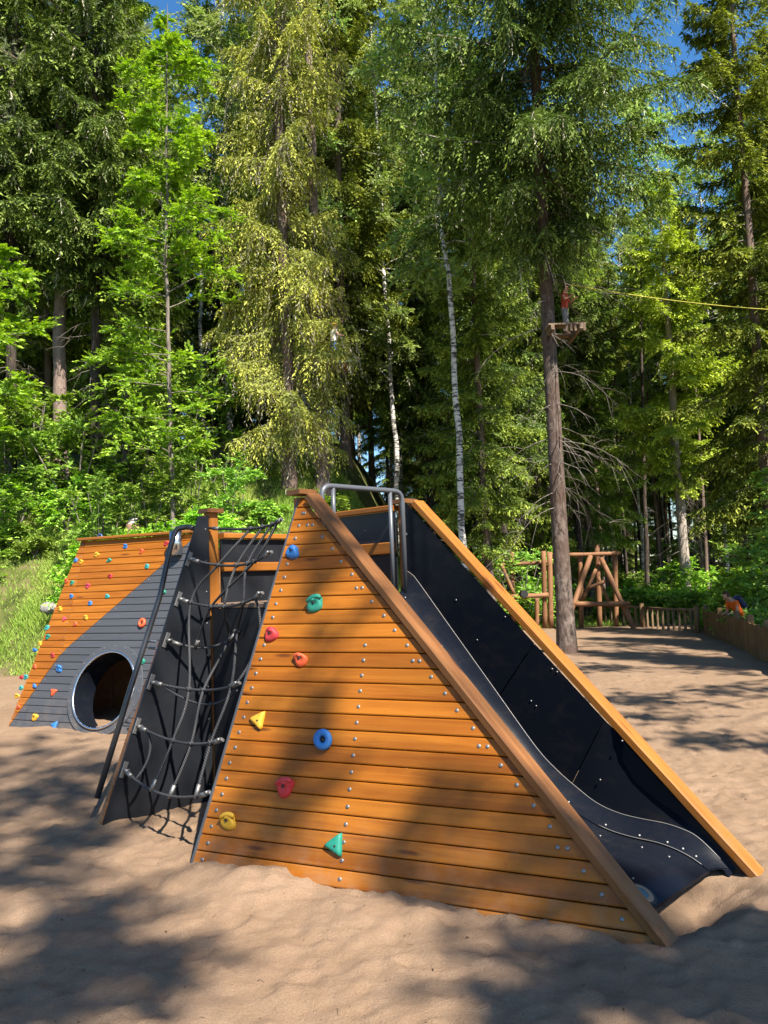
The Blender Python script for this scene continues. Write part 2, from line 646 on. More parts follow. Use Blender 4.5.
HEAPS = []
for (px, py, a, r) in ((268, 884, 0.075, 0.22), (210, 870, 0.05, 0.16), (360, 915, 0.03, 0.20), (235, 885, 0.03, 0.12),
                       (330, 905, 0.02, 0.10), (420, 920, 0.035, 0.12), (722, 882, 0.02, 0.13), (688, 895, -0.09, 0.20), (108, 822, 0.05, 0.15), (640, 905, -0.05, 0.15), (705, 878, -0.06, 0.16), (560, 945, -0.02, 0.25),
                       (470, 925, -0.02, 0.12), (660, 900, -0.06, 0.2), (165, 815, 0.02, 0.2), (30, 735, 0.04, 0.4), (150, 745, 0.05, 0.4)):
    p = on_z(px, py)
    HEAPS.append((p[0], p[1], a, r))

for k_ in range(7):
    q_ = LW(2.30, 0.05 + 0.16 * k_)
    HEAPS.append((q_[0], q_[1], -0.035, 0.17))
    q_ = LW(2.62, 0.05 + 0.16 * k_)
    HEAPS.append((q_[0], q_[1], 0.012, 0.12))


def gz(x, y):
    """terrain height (numpy arrays or floats)"""
    x = np.asarray(x, float)
    y = np.asarray(y, float)
    z = 0.05 * (smooth_noise(x * 0.35 + 9, y * 0.35 + 3, 5) - 0.5) * sstep(5, 10, np.hypot(x, y - 4))
    # wooded bank rising behind and to the left
    edge = 15.6 - 0.10 * (x + 8) + 1.2 * (smooth_noise(x * 0.3, y * 0.1 + 7, 3) - 0.5)
    up = np.clip(y - edge, 0, None)
    lat = 1 - sstep(-2.5, 1.8, x - 0.05 * (y - 18))
    bank = 7.5 * (1 - np.exp(-(up / 6.5) ** 1.15)) * lat
    # beyond the fence on the right the floor drops a little and rolls
    drop = -0.55 * sstep(0.4, 3.5, (x * 0.98 - (6.1 + 0.24 * (y - 13.4)))) * sstep(3, 9, y)
    far = 1.2 * sstep(35, 80, y) * (1 - lat * 0.5)
    return z + bank + drop + far


def forest_mask(x, y):
    n = 0.9 * (smooth_noise(x * 0.8, y * 0.8, 11) - 0.5) + 0.4 * (smooth_noise(x * 2.7, y * 2.7, 12) - 0.5)
    edge = 15.6 - 0.10 * (x + 8)
    a = sstep(-0.3, 0.5, y - edge + n) * (1 - sstep(-0.5, 1.5, x - 0.05 * (y - 18) + n))
    b = sstep(0.15, 0.7, x * 0.98 - (6.1 + 0.24 * (y - 13.4)) + n * 0.4) * sstep(6, 9, y)
    c = sstep(23.3, 24.4, y + n)
    d = sstep(8, 11, -x - 0.35 * (y - 10) + n)
    e = sstep(0.0, 3.0, -y + n - 4)
    return np.clip(a + b + c + d + e, 0, 1)


def spaced(a, b, st):
    return list(np.arange(a, b, st))


def build_ground():
    xs = [-300, -200, -130, -90, -64, -48, -38, -31, -26, -22, -19, -17, -15.5]
    xs += spaced(-14.5, -3.5, 0.13) + spaced(-3.5, 4.5, 0.025) + spaced(4.5, 15, 0.13)
    xs += [15.5, 17, 19, 22, 26, 31, 38, 48, 64, 90, 130, 200, 300]
    ys = [-120, -80, -50, -34, -24, -17, -12, -8, -5, -3, -1.5, -0.4, 0.6, 1.2, 1.7, 2.1]
    ys += spaced(2.3, 6.6, 0.025) + spaced(6.6, 12, 0.06) + spaced(12, 32, 0.16)
    ys += [32.5, 34, 36, 39, 43, 48, 55, 65, 80, 105, 140, 200, 300, 420]
    X, Yg = np.meshgrid(np.array(xs), np.array(ys))
    Z = gz(X, Yg)
    fm = forest_mask(X, Yg)
    near = 1 - sstep(9, 26, np.hypot(X, Yg - 4))
    # trampled sand: lumps, ripples and footprints
    lum = (smooth_noise(X * 2.1, Yg * 2.1, 21) - 0.5) * 0.020 + (smooth_noise(X * 5.3, Yg * 5.3, 22) - 0.5) * 0.014
    lum += (smooth_noise(X * 12, Yg * 12, 23) - 0.5) * 0.010 + (smooth_noise(X * 27, Yg * 27, 24) - 0.5) * 0.009
    Z += lum * (0.35 + 0.65 * near) * (1 - 0.5 * fm)
    r = np.random.default_rng(3)
    xsa, ysa = np.array(xs), np.array(ys)
    for _ in range(2400):
        cx, cy = r.uniform(-4.5, 6.5), r.uniform(2.3, 12)
        a = r.uniform(0, math.pi)
        la, lb, dep = r.uniform(0.05, 0.13), r.uniform(0.03, 0.06), r.uniform(0.004, 0.014)
        i0, i1 = np.searchsorted(xsa, [cx - 0.4, cx + 0.4])
        j0, j1 = np.searchsorted(ysa, [cy - 0.4, cy + 0.4])
        if i1 - i0 < 3 or j1 - j0 < 3:
            continue
        dx, dy = X[j0:j1, i0:i1] - cx, Yg[j0:j1, i0:i1] - cy
        u, v = (dx * math.cos(a) + dy * math.sin(a)) / la, (-dx * math.sin(a) + dy * math.cos(a)) / lb
        q = np.sqrt(u * u + v * v)
        Z[j0:j1, i0:i1] += dep * (-np.exp(-(q ** 4)) + 0.55 * np.exp(-((q - 1.35) / 0.35) ** 2))
    for _ in range(5200):
        cx, cy = r.uniform(-3.4, 4.4), 2.35 + 4.2 * r.uniform(0, 1)
        rr = r.uniform(0.018, 0.045)
        i0, i1 = np.searchsorted(xsa, [cx - 0.1, cx + 0.1])
        j0, j1 = np.searchsorted(ysa, [cy - 0.1, cy + 0.1])
        q = ((X[j0:j1, i0:i1] - cx) ** 2 + (Yg[j0:j1, i0:i1] - cy) ** 2) / rr ** 2
        Z[j0:j1, i0:i1] += r.uniform(0.003, 0.013) * np.exp(-q) * r.choice([1, 1, -0.7])
    for (hx, hy, a, rr) in HEAPS:
        Z += a * np.exp(-((X - hx) ** 2 + (Yg - hy) ** 2) / rr ** 2)
    V = np.stack([X, Yg, Z], -1).reshape(-1, 3)
    ny, nx = X.shape
    idx = np.arange(ny * nx).reshape(ny, nx)
    Fq = np.stack([idx[:-1, :-1], idx[:-1, 1:], idx[1:, 1:], idx[1:, :-1]], -1).reshape(-1, 4)
    me = fast_mesh('ground', V, Fq, M_GROUND, {'forest': fm.ravel()}, smooth=True)
    return tag(link('ground', me), kind='structure')


build_ground()

# ------------------------------------------------------------------ climbing pyramid (own axes: X down the slide, Y along the deck)
ZT = 2.19          # post height
ZD = 1.47          # deck
RUN = 2.353        # slide run
FOOT = 0.867       # net run
N_A = nrm((1 / RUN, -1 / FOOT, 1 / ZT))
E1 = nrm((RUN, FOOT, 0))
E2 = np.cross(N_A, E1)
ROWS = 26
DZ = ZT / ROWS

pyr = thing('climbing_pyramid', 'orange and black pyramid play structure with climbing wall, rope net and wide black slide', 'play structure',
            tuple(P0), -math.pi / 4)


def plank(mb, fl, fr, z0, z1, n, t=0.036, mi=0, c=0.007, off=0.0, gap=0.004):
    """one horizontal wall board; fl / fr give the end points at a height"""
    z0 += gap / 2
    z1 -= gap / 2
    sl = 1.0 / math.hypot(n[0], n[1])          # slope length per height
    dz = c / sl
    k = rng.uniform(0, 80, 3)
    sec = [(z0, -t), (z0, -c), (z0 + dz * 0.35, -c * 0.3), (z0 + dz * 1.1, 0), (z1 - dz * 1.1, 0), (z1 - dz * 0.35, -c * 0.3), (z1, -c), (z1, -t)]
    V, G = [], []
    L = np.linalg.norm(np.asarray(fr(z0)) - np.asarray(fl(z0)))
    for fn, u in ((fl, 0), (fr, L)):
        for (z, w) in sec:
            V.append(np.asarray(fn(z)) + n * (w + off))
            G.append((u + k[0], z * sl + k[1], w + k[2]))
    m = len(sec)
    Fs = [(i, m + i, m + (i + 1) % m, (i + 1) % m) for i in range(m)]
    Fs += [tuple(range(m)), tuple(range(m, 2 * m))[::-1]]
    mb.add(V, Fs, mi, False, G, rng.uniform(0, 1) ** 1.6)


def A_left(z):
    return np.array([0.0, -FOOT * (1 - z / ZT), z])


def A_right(z):
    return np.array([RUN * (1 - z / ZT), 0.0, z])


mb = MB()
for i in range(-1, ROWS):
    z0, z1 = i * DZ, (i + 1) * DZ
    if i == ROWS - 1:
        z1 -= 0.02
    plank(mb, A_left, A_right, z0, z1, N_A, off=rng.uniform(-0.0012, 0.0012))
    zc = (z0 + z1) / 2
    a, b = A_left(zc), A_right(zc)
    L = np.linalg.norm(b - a)
    if L > 0.14 and i >= 0:
        mb.disc(a + E1 * (0.058 + rng.uniform(-.006, .006)) + N_A * 0.001, N_A, 0.0120, 0.0028, 1)
        mb.disc(b - E1 * (0.075 + rng.uniform(-.008, .008)) + N_A * 0.001, N_A, 0.0120, 0.0028, 1)
        if i % 5 == 3:
            mb.disc(b - E1 * 0.115 + N_A * 0.001, N_A, 0.0120, 0.0028, 1)
        pm = hit(393 - (zc - 1.38) * 0 - (1.40 - zc) * 37.5, 0, N_A, 0) if False else None
        um = 0.885 + (zc - 0.1) * -0.02
        if L > um + 0.16:
            mb.disc(a + E1 * (um - (A_left(zc) - A_left(0.5)) @ E1) + N_A * 0.001, N_A, 0.0120, 0.0028, 1)
mb.build('climbing_wall', [M_WOOD, M_BOLT], pyr)

# slide rails
UPR = nrm((ZT, 0, RUN))                                        # normal of the rail's top face
for (y, ex, mat, nm) in ((0.034, 0.085, M_RAIL, 'brown side rail of the slide'), (1.075, 0.10, M_WOOD_IN, None)):
    mb = MB()
    d = nrm((RUN, 0, -ZT))
    p0 = np.array([0.03, y, ZT]) + UPR * 0.028 + d * 0.05
    p1 = np.array([RUN, y, 0]) + UPR * 0.028 + d * ex
    mb.beam(p0, p1, (0, 1, 0), 0.108, 0.052, 0.007)
    mb.build('slide_rail', mat, pyr, nm)

# posts and caps
for (x, y, zt) in ((-0.05, 0.05, ZT - 0.01), (-0.05, 1.075, ZT - 0.02), (-1.175, 0.05, ZT - 0.02), (-1.175, 1.075, ZT - 0.02)):
    mb = MB()
    mb.beam((x, y, -0.3), (x, y, zt), (1, 0, 0), 0.082, 0.082, 0.008)
    po = mb.build('post', M_WOOD_IN, pyr)
    mb = MB()
    cx_, cy_ = (x + 0.045, y - 0.03) if x > -0.1 and y < 0.1 else (x, y)
    zt += 0.012 if x > -0.1 else 0.0
    mb.beam((cx_, cy_, zt + 0.002), (cx_, cy_, zt + 0.034), (1, 0, 0), 0.15, 0.15, 0.008)
    mb.build('post_cap', M_RAIL, po)

# dark fins either side of the net
mb = MB()
o_ = N_A * 0.010
mb.slab([np.array((0.0, -FOOT - 0.02, -0.05)) + o_, np.array((0.0, 0.0, ZT - 0.02)) + o_, np.array((0, 0.0, -0.1))], (1, 0, 0), 0.014)
for q in list(range(len(mb.v))):
    mb.v[q] = (mb.v[q][0] - 0.004, mb.v[q][1], mb.v[q][2])
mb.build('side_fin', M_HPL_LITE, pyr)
XB = -1.128
mb = MB()
mb.slab([(XB, -FOOT - 0.03, -0.06), (XB, -0.085, ZT - 0.05), (XB, -0.002, ZT - 0.05), (XB, -0.002, -0.1)], (1, 0, 0), 0.016)
for i in range(9):
    z = 0.12 + i * 0.24
    mb.disc((XB, -0.03, z), (1, 0, 0), 0.007, 0.004, 1)
fin = mb.build('side_fin', [M_HPL, M_BOLT], pyr)
mb = MB()
for i in range(-1, 25):
    z0, z1 = i * 0.0862, (i + 1) * 0.0862 - 0.003

    def yl(z):
        return -(FOOT + 0.006) * (1 - z / ZT) - 0.012
    e = rng.uniform(0, 0.006)
    mb.slab([(XB - 0.018, yl(z0) - e, z0), (XB - 0.018, yl(z1) - e, z1), (XB - 0.018, -0.01, z1), (XB - 0.018, -0.01, z0)], (1, 0, 0), 0.042)
mb.build('plank_cladding', M_RAIL, pyr)

# deck and the walls round it
mb = MB()
yy = 0.005
while yy < 1.0:
    mb.beam((-1.12, yy + 0.056, ZD - 0.018), (-0.002, yy + 0.056, ZD - 0.018), (0, 1, 0), 0.11, 0.036, 0.005)
    yy += 0.1145
mb.build('deck', M_DECK, pyr)
mb = MB()
mb.slab([(-1.095, -0.004, -0.1), (-0.018, -0.004, -0.1), (-0.018, -0.004, ZD - 0.04), (-1.095, -0.004, ZD - 0.04)], (0, -1, 0), 0.016)
mb.slab([(-1.118, 0.10, 0.0), (-1.118, 1.02, 0.0), (-1.118, 1.02, 1.965), (-1.118, 0.10, 1.965)], (1, 0, 0), 0.016)
mb.slab([(-1.10, 1.008, 0.0), (-0.10, 1.008, 0.0), (-0.10, 1.008, 2.13), (-1.10, 1.008, 2.13)], (0, -1, 0), 0.016)
for x in np.linspace(-1.0, -0.15, 4):
    mb.disc((x, 1.008, 2.0), (0, -1, 0), 0.007, 0.004, 1)
mb.build('side_panel', [M_HPL, M_BOLT], pyr)
for (a, b, sd, w, h) in (((-1.125, 0.10, 1.99), (-1.125, 1.03, 1.99), (1, 0, 0), 0.10, 0.042),
                         ((-1.098, 0.10, 1.745), (-1.098, 1.005, 1.745), (1, 0, 0), 0.036, 0.07),
                         ((-1.12, 1.02, 2.155), (-0.10, 1.02, 2.155), (0, 1, 0), 0.10, 0.042),
                         ((-1.10, 0.988, 1.845), (-0.10, 0.988, 1.845), (0, 1, 0), 0.036, 0.09)):
    mb = MB()
    mb.beam(a, b, sd, w, h, 0.006)
    mb.build('guard_rail', M_WOOD_IN, pyr)

# slide: bed, far wall, corner strip
BED = [(-0.02, 1.472), (0.02, 1.468), (0.06, 1.435), (0.12, 1.375), (0.4, 1.09), (0.8, 0.69), (1.1, 0.385), (1.25, 0.265), (1.38, 0.185), (1.52, 0.125),
       (1.66, 0.09), (1.8, 0.078), (1.95, 0.078), (2.05, 0.066), (2.13, 0.045), (2.19, 0.020), (2.235, -0.004)]
LIP = [(-0.02, 1.60), (0.0, 1.66), (0.06, 1.632), (0.12, 1.578), (0.4, 1.265), (0.8, 0.82), (1.1, 0.487), (1.25, 0.362), (1.38, 0.28), (1.52, 0.205),
       (1.66, 0.17), (1.8, 0.162), (1.95, 0.163), (2.05, 0.152), (2.13, 0.130), (2.21, 0.075), (2.30, -0.004)]


def resample(pts, n):
    pts = np.array(pts, float)
    t = np.linspace(0, len(pts) - 1, n)
    # Catmull-Rom
    out = []
    for q in t:
        i = min(int(q), len(pts) - 2)
        f = q - i
        p0, p1, p2, p3 = pts[max(i - 1, 0)], pts[i], pts[i + 1], pts[min(i + 2, len(pts) - 1)]
        out.append(0.5 * ((2 * p1) + (p2 - p0) * f + (2 * p0 - 5 * p1 + 4 * p2 - p3) * f * f + (3 * p1 - p0 - 3 * p2 + p3) * f ** 3))
    return np.array(out)


bed, lip = resample(BED, 65), resample(LIP, 65)


def strip(mb, rows, mi=0, smooth=True, flip=False):
    n = len(rows[0])
    V = [p for r_ in rows for p in r_]
    Fs = []
    for i in range(len(rows) - 1):
        for j in range(n - 1):
            q = (i * n + j, i * n + j + 1, (i + 1) * n + j + 1, (i + 1) * n + j)
            Fs.append(q[::-1] if flip else q)
    mb.add(V, Fs, mi, smooth)


mb = MB()
th = 0.014
ysl = [0.036, 0.25, 0.5, 0.75, 0.985]
rows = [[(x, y, z) for (x, z) in bed] for y in ysl]
strip(mb, rows, 0)
rows2 = [[(x, y, z - th) for (x, z) in bed] for y in ysl]
strip(mb, rows2, 0, True, True)
strip(mb, [[(x, ysl[-1], z) for (x, z) in bed], [(x, ysl[-1], z - th) for (x, z) in bed]], 0)
strip(mb, [[(x, ysl[0], z - th) for (x, z) in bed], [(x, ysl[0], z) for (x, z) in bed]], 0)
x, z = bed[-1]
mb.add([(x, ysl[0], z), (x, ysl[-1], z), (x, ysl[-1], z - th), (x, ysl[0], z - th)], [(0, 1, 2, 3)])
for k in (10, 20, 31, 40, 47, 53):
    x, z = bed[k]
    tn = nrm((bed[k + 1][0] - x, 0, bed[k + 1][1] - z))
    nn = np.cross(tn, (0, 1, 0))
    nn = nn if nn[2] > 0 else -nn
    for y in (0.80, 0.40):
        mb.disc((x, y, z + 0.001), nn, 0.0072, 0.003, 1)
bed_o = mb.build('slide_bed', [M_SLIDE, M_BOLT], pyr)
mb = MB()
r1, r2, r3 = [], [], []
for (b, l) in zip(bed, lip):
    r1.append((b[0], 0.900, b[1] + 0.006))
    r2.append((b[0] * 0.6 + l[0] * 0.4, 0.962, b[1] * 0.75 + l[1] * 0.25 + 0.006))
    r3.append((l[0], 1.008, l[1]))
strip(mb, [r1, r2, r3], 0)
strip(mb, [[(p[0], p[1] + 0.002, p[2] - 0.008) for p in q] for q in (r1, r2, r3)], 0, True, True)
for k in (8, 16, 24, 32, 39, 45, 50, 54, 58):
    p, q2 = np.array(r2[k]), np.array(r3[k])
    mb.disc(p * 0.45 + np.array(r1[k]) * 0.55 + np.array((0, -0.002, 0.003)), nrm((0.4, -0.55, 0.6)), 0.0072, 0.003, 1)
st = mb.build('corner_strip', [M_SLIDE, M_BOLT], bed_o)
mb = MB()
mb.tube([(p[0], p[1], p[2] + 0.002) for p in r3[1:-2]], 0.0030, 6)
mb.tube([(p[0], p[1], p[2] + 0.003) for p in r1[38:-3]], 0.0026, 6)
mb.build('strip_edge', M_STRIP, st)

# far wall of the slide: upper sheet, then a lower sheet that bows away from the fold
mb = MB()


def rail_z(x):
    return ZT * (1 - x / RUN) + 0.005


def wall_piece(x0, x1, bow, ends):
    rows = []
    n = 14
    top, mid, bot = [], [], []
    for i in range(n + 1):
        f = i / n
        xt = x0[0] + (x1[0] - x0[0]) * f
        xb = x0[1] + (x1[1] - x0[1]) * f
        zb = np.interp(xb, lip[:, 0], lip[:, 1]) - 0.05
        zt = rail_z(xt)
        yb = 1.012 + bow * min(1, f / 0.22)
        top.append((xt, yb, zt))
        mid.append(((xt + xb) / 2, 1.012 + bow * 0.55 * min(1, f / 0.3), (zt + zb) / 2))
        bot.append((xb, 1.012, zb))
    strip(mb, [bot, mid, top], 0, True)
    strip(mb, [[(p[0], p[1] + 0.012, p[2]) for p in q] for q in (bot, mid, top)], 0, True, True)


wall_piece((-0.01, -0.01), (1.12, 0.80), 0.0, None)
wall_piece((1.126, 0.806), (1.60, 1.33), 0.0, None)
wall_piece((1.605, 1.335), (2.34, 2.30), 0.05, None)
for (px, py) in ((477, 640), (552, 669), (557, 672), (531, 701), (536, 706), (600, 780), (505, 617), (456, 600), (622, 741)):
    p = hit(px, py, (0, 1, 0), 1.011)
    mb.disc(p, (0, -1, 0), 0.0068, 0.003, 1)
mb.build('slide_wall', [M_SLIDE, M_BOLT], pyr)
mb = MB()
mb.slab([(0.02, 0.030, ZT - 0.05), (0.02, 0.030, 1.3), (2.1, 0.030, -0.1), (2.38, 0.030, -0.05)], (0, 1, 0), 0.016)
mb.slab([(0.0, 1.062, ZT - 0.05), (0.0, 1.062, 1.3), (2.1, 1.062, -0.1), (2.40, 1.062, -0.05)], (0, 1, 0), 0.016)
mb.build('slide_cheek', M_HPL, pyr)
# round disc at the slide exit
mb = MB()
pc = hit(641, 889, (0, 0, 1), 0.055)
for (r0, r1_, mi, hz) in ((0.0, 0.035, 0, 0.010), (0.035, 0.058, 1, 0.012), (0.058, 0.072, 2, 0.009)):
    V, Fs = [], []
    sg = 28
    for rr in (r0, r1_):
        for j in range(sg):
            a = 2 * math.pi * j / sg
            xx, yy_ = pc[0] + rr * math.cos(a), pc[1] + rr * math.sin(a)
            V.append((xx, yy_, np.interp(xx, bed[:, 0], bed[:, 1]) + hz * 0.5))
    for j in range(sg):
        j2 = (j + 1) % sg
        Fs.append((j, j2, sg + j2, sg + j)[::-1])
    mb.add(V, Fs, mi, True)
mb.build('round_disc', [plastic('teal_disc', (0.05, 0.09, 0.095), 0.4), plastic('tan_ring', (0.20, 0.13, 0.08), 0.6), M_BLACK], bed_o)

# hoop over the slide entrance
XH = 0.03
mb = MB()


def fillet(pts, r=0.06, k=5):
    pts = [np.asarray(p, float) for p in pts]
    out = [pts[0]]
    for i in range(1, len(pts) - 1):
        a, b, c = pts[i - 1], pts[i], pts[i + 1]
        d1, d2 = nrm(a - b), nrm(c - b)
        p, q = b + d1 * r, b + d2 * r
        for j in range(k + 1):
            t = j / k
            out.append(p * (1 - t) ** 2 + b * 2 * t * (1 - t) + q * t * t)
    out.append(pts[-1])
    return out


mb.tube(fillet([(XH, 0.165, 1.95), (XH, 0.165, 2.265), (XH, 0.965, 2.265), (XH, 0.965, ZD - 0.01)], 0.085), 0.0195, 12)
mb.tube([(XH, 0.27, 2.255), (XH, 0.27, 1.90)], 0.016, 10)
mb.tube([(XH, 0.835, 2.255), (XH, 0.835, ZD)], 0.016, 10)
mb.tube([(XH, 0.965, 1.94), (XH - 0.03, 1.04, 1.94)], 0.014, 8)
mb.tube([(XH, 0.165, 1.96), (XH - 0.04, 0.06, 1.96)], 0.014, 8)
mb.build('entrance_hoop', M_PIPE, pyr)

# handrail pipe beside the dark fin
mb = MB()
XP = -1.30
pp = [hit(px, py, (1, 0, 0), XP) for (px, py) in ((98, 795), (130, 690), (160, 596))]
top = hit(170, 548, (1, 0, 0), XP)
t2 = hit(176, 529, (1, 0, 0), XP)
t3 = hit(184, 527, (1, 0, 0), XP) + np.array((0.06, 0, 0))
pp[0] = pp[0] + (pp[0] - pp[1]) * 0.03
mb.tube(fillet([pp[0], pp[1], pp[2], top, t2, t3, (XB - 0.05, t3[1] + 0.01, t3[2] - 0.02)], 0.035), 0.021, 12)
hr = mb.build('handrail', M_PIPE_D, pyr)
for (px, py) in ((147, 641), (149, 648), (126, 722), (128, 729)):
    a = hit(px, py, (1, 0, 0), XP)
    mb = MB()
    mb.tube([a, (XB - 0.03, a[1], a[2])], 0.010, 8)
    mb.build('bracket', M_PIPE, hr)

# ------------------------------------------------------------------ climbing holds


def hold_mesh(mb, c, kind, w, n, e1, e2, rot, seed):
    r = np.random.default_rng(seed)
    ca, sa = math.cos(rot), math.sin(rot)
    x, y = e1 * ca + e2 * sa, -e1 * sa + e2 * ca
    if kind == 'ring':
        R_, q = w * 0.66, w * 0.36
        V, Fs = [], []
        A, B = 20, 10
        for i in range(A):
            a = 2 * math.pi * i / A
            for j in range(B):
                b = 2 * math.pi * j / B
                rr = R_ + q * math.cos(b)
                V.append(c + x * rr * math.cos(a) + y * rr * math.sin(a) * 1.12 + n * (q * math.sin(b) + q * 0.75))
        for i in range(A):
            for j in range(B):
                Fs.append((i * B + j, ((i + 1) % A) * B + j, ((i + 1) % A) * B + (j + 1) % B, i * B + (j + 1) % B))
        mb.add(V, Fs, 0, True)
        mb.disc(c + n * 0.012, n, R_ * 0.45, 0.006, 1)
        return
    A, B = 24, 7
    V, Fs = [], []
    ph = r.uniform(0, 6, 4)
    for j in range(B + 1):
        t = j / B
        rad = math.cos(t * math.pi / 2) ** (0.45 if kind == 'tri' else 0.55)
        hh = math.sin(t * math.pi / 2) ** 0.9
        for i in range(A):
            a = 2 * math.pi * i / A
            if kind == 'tri':
                k = 0.62 / max(0.5, math.cos(((a + math.pi / 2) % (2 * math.pi / 3)) - math.pi / 3))
                k = min(k, 1.12)
                V.append(c + (x * math.cos(a) * k * rad + y * math.sin(a) * k * rad) * w + n * hh * w * 0.45)
            else:
                k = 1 + 0.16 * math.sin(2 * a + ph[0]) + 0.10 * math.sin(3 * a + ph[1])
                lip_ = 0.25 * math.sin(a) * (1 - t)
                V.append(c + x * math.cos(a) * k * rad * w + y * math.sin(a) * k * rad * w * 0.72
                         + n * w * (0.62 * hh * (1 + 0.3 * math.sin(a + ph[2] * 0.2)))
                         + y * w * 0.28 * hh * t)
    for j in range(B):
        for i in range(A):
            i2 = (i + 1) % A
            Fs.append((j * A + i, j * A + i2, (j + 1) * A + i2, (j + 1) * A + i))
    mb.add(V, Fs, 0, True)
    top_ = np.mean([np.asarray(V[B * A + i]) for i in range(A)], 0)
    mb.disc(top_ - n * 0.004 + (y * -0.15 * w), n, w * 0.17, 0.005, 1)
    if kind == 'lip':        # a jug with a rolled upper lip
        pts = []
        for i in range(7):
            a = math.radians(10 + i * 22)
            pts.append(c + x * math.cos(a) * w * 0.95 + y * (math.sin(a) * w * 0.55 + 0.12 * w) + n * w * (0.5 + 0.12 * math.sin(a)))
        mb.tube(pts, [w * .12, w * .24, w * .27, w * .27, w * .25, w * .2, w * .1], 9)


A_HOLDS = [('blue', 'blob', 293, 553, .056, .1), ('green', 'lip', 316, 605, .060, .45), ('red', 'blob', 272, 635, .056, .25), ('orange', 'blob', 301, 660, .052, 0),
           ('yellow', 'tri', 259, 720, .058, .45), ('blue', 'ring', 324, 740, .056, .8), ('red', 'lip', 286, 788, .060, .35), ('yellow', 'lip', 229, 822, .056, .3), ('green', 'tri', 336, 845, .062, .65)]
for i, (col, kind, px, py, w, rot) in enumerate(A_HOLDS):
    c = hit(px, py, N_A, N_A @ np.array([0, 0, ZT]))
    mb = MB()
    hold_mesh(mb, c, kind, w, N_A, E1, E2, rot, 40 + i)
    mb.build('climbing_hold', [M_HOLD[col], M_BLACK], pyr, '%s %s climbing hold on the sloping plank wall' % (col, {'blob': 'rounded', 'lip': 'lipped', 'tri': 'triangular', 'ring': 'ring-shaped'}[kind]))

# ------------------------------------------------------------------ climbing net


def bez(a, b, sag, n=13):
    a, b = np.asarray(a, float), np.asarray(b, float)
    m = (a + b) / 2 + np.asarray(sag, float) * 2
    return [a * (1 - t) ** 2 + m * 2 * t * (1 - t) + b * t * t for t in np.linspace(0, 1, n)]


LEFT = [(211, 523), (190, 559), (179.5, 599), (167.5, 640), (152, 682), (138, 726), (125, 770)]
RIGHT = [(282, 519), (271, 552), (262, 593), (238, 631), (239, 683), (222, 740), (210, 793)]
mb = MB()
sleeves = []


def sleeve(pts, r):
    q = MB()
    q.tube(pts, r, 8)
    sleeves.append(q)


hs = []
for i, (l, r_) in enumerate(zip(LEFT, RIGHT)):
    a = hit(*l, (1, 0, 0), XB + 0.02)
    if i == 0:
        a = np.array([-1.12, 0.0, 2.05])
    b = hit(*r_, (1, 0, 0), -0.03) if i != 3 else hit(*r_, (0, 1, 0), -0.03)
    sag = [(0, 0.10, -0.03), (0, 0.06, -0.07), (0, 0.05, -0.075), (0, 0.05, -0.09), (0, 0.07, -0.06), (0, 0.03, -0.07), (0, -0.01, -0.085)][i]
    c = bez(a, b, sag)
    hs.append(c)
    mb.tube(c, 0.0094, 8)
    for (p, q) in ((c[0], c[1]), (c[-1], c[-2])):
        d = nrm(q - p)
        sleeve([p + d * 0.035, p + d * 0.105], 0.015)
    # bracket on the fin
    if i > 0:
        bk = MB()
        dn = nrm((0, -FOOT, -ZT))
        pl = a + np.array([-0.014, 0, 0])
        bk.beam(pl - dn * 0.055, pl + dn * 0.055, (0, 1, -0.4), 0.034, 0.006, 0.002)
        bk.tube([pl, pl + np.array([0.045, 0, 0])], 0.009, 8)
        bk.tube([pl + np.array([0.045, -0.018, 0]), pl + np.array([0.045, 0.018, 0])], 0.011, 8)
        bk.build('rope_bracket', M_BOLT, pyr)
        bk = MB()
        pl = b + np.array([0.012, 0, 0])
        bk.tube([pl, pl + np.array([-0.04, 0, 0])], 0.010, 8)
        bk.tube([pl + np.array([-0.04, -0.018, 0]), pl + np.array([-0.04, 0.018, 0])], 0.011, 8)
        bk.build('rope_bracket', M_BOLT, pyr)


def at_rope(i, t):
    c = hs[i]
    f = t * (len(c) - 1)
    k = min(int(f), len(c) - 2)
    return c[k] * (1 - (f - k)) + c[k + 1] * (f - k)


VERT = [[(6, .36), (5, .40), (4, .36), (2, .12), (1, .30), (0, .45)],
        [(6, .58), (5, .62), (4, .52), (3, .80), (2, .50), (1, .52), (0, .62)],
        [(6, .86), (5, .86), (4, .88), (3, .98), (2, .74), (1, .66), (0, .78)],
        [(3, .32), (2, .35), (1, .75), (0, .9)]]
for vv in VERT:
    pts = [at_rope(i, t) for (i, t) in vv]
    sm = resample(pts, 8 * (len(pts) - 1) + 1)
    mb.tube(sm, 0.0092, 8)
    for k, p in enumerate(pts):
        if k == 0:
            d = nrm(pts[1] - p)
            sleeve([p - d * 0.012, p + d * 0.07], 0.0145)
        else:
            mb.tube([p - np.array((0, 0, 0.014)), p + np.array((0, 0, 0.016))], 0.017, 8)
for (p, q, sg) in ((hs[4][1], hs[4][-2] + np.array((0, 0.02, -0.03)), (0, 0.05, -0.12)), (at_rope(5, 0.1), at_rope(6, 0.15), (0.02, 0.05, 0)), (at_rope(2, 0.9), at_rope(4, 0.95), (0.03, 0.08, 0))):
    mb.tube(bez(p, q, sg), 0.0092, 8)
net = mb.build('climbing_net', M_ROPE, pyr)
for q in sleeves:
    q.build('rope_sleeve', M_BOLT, net)

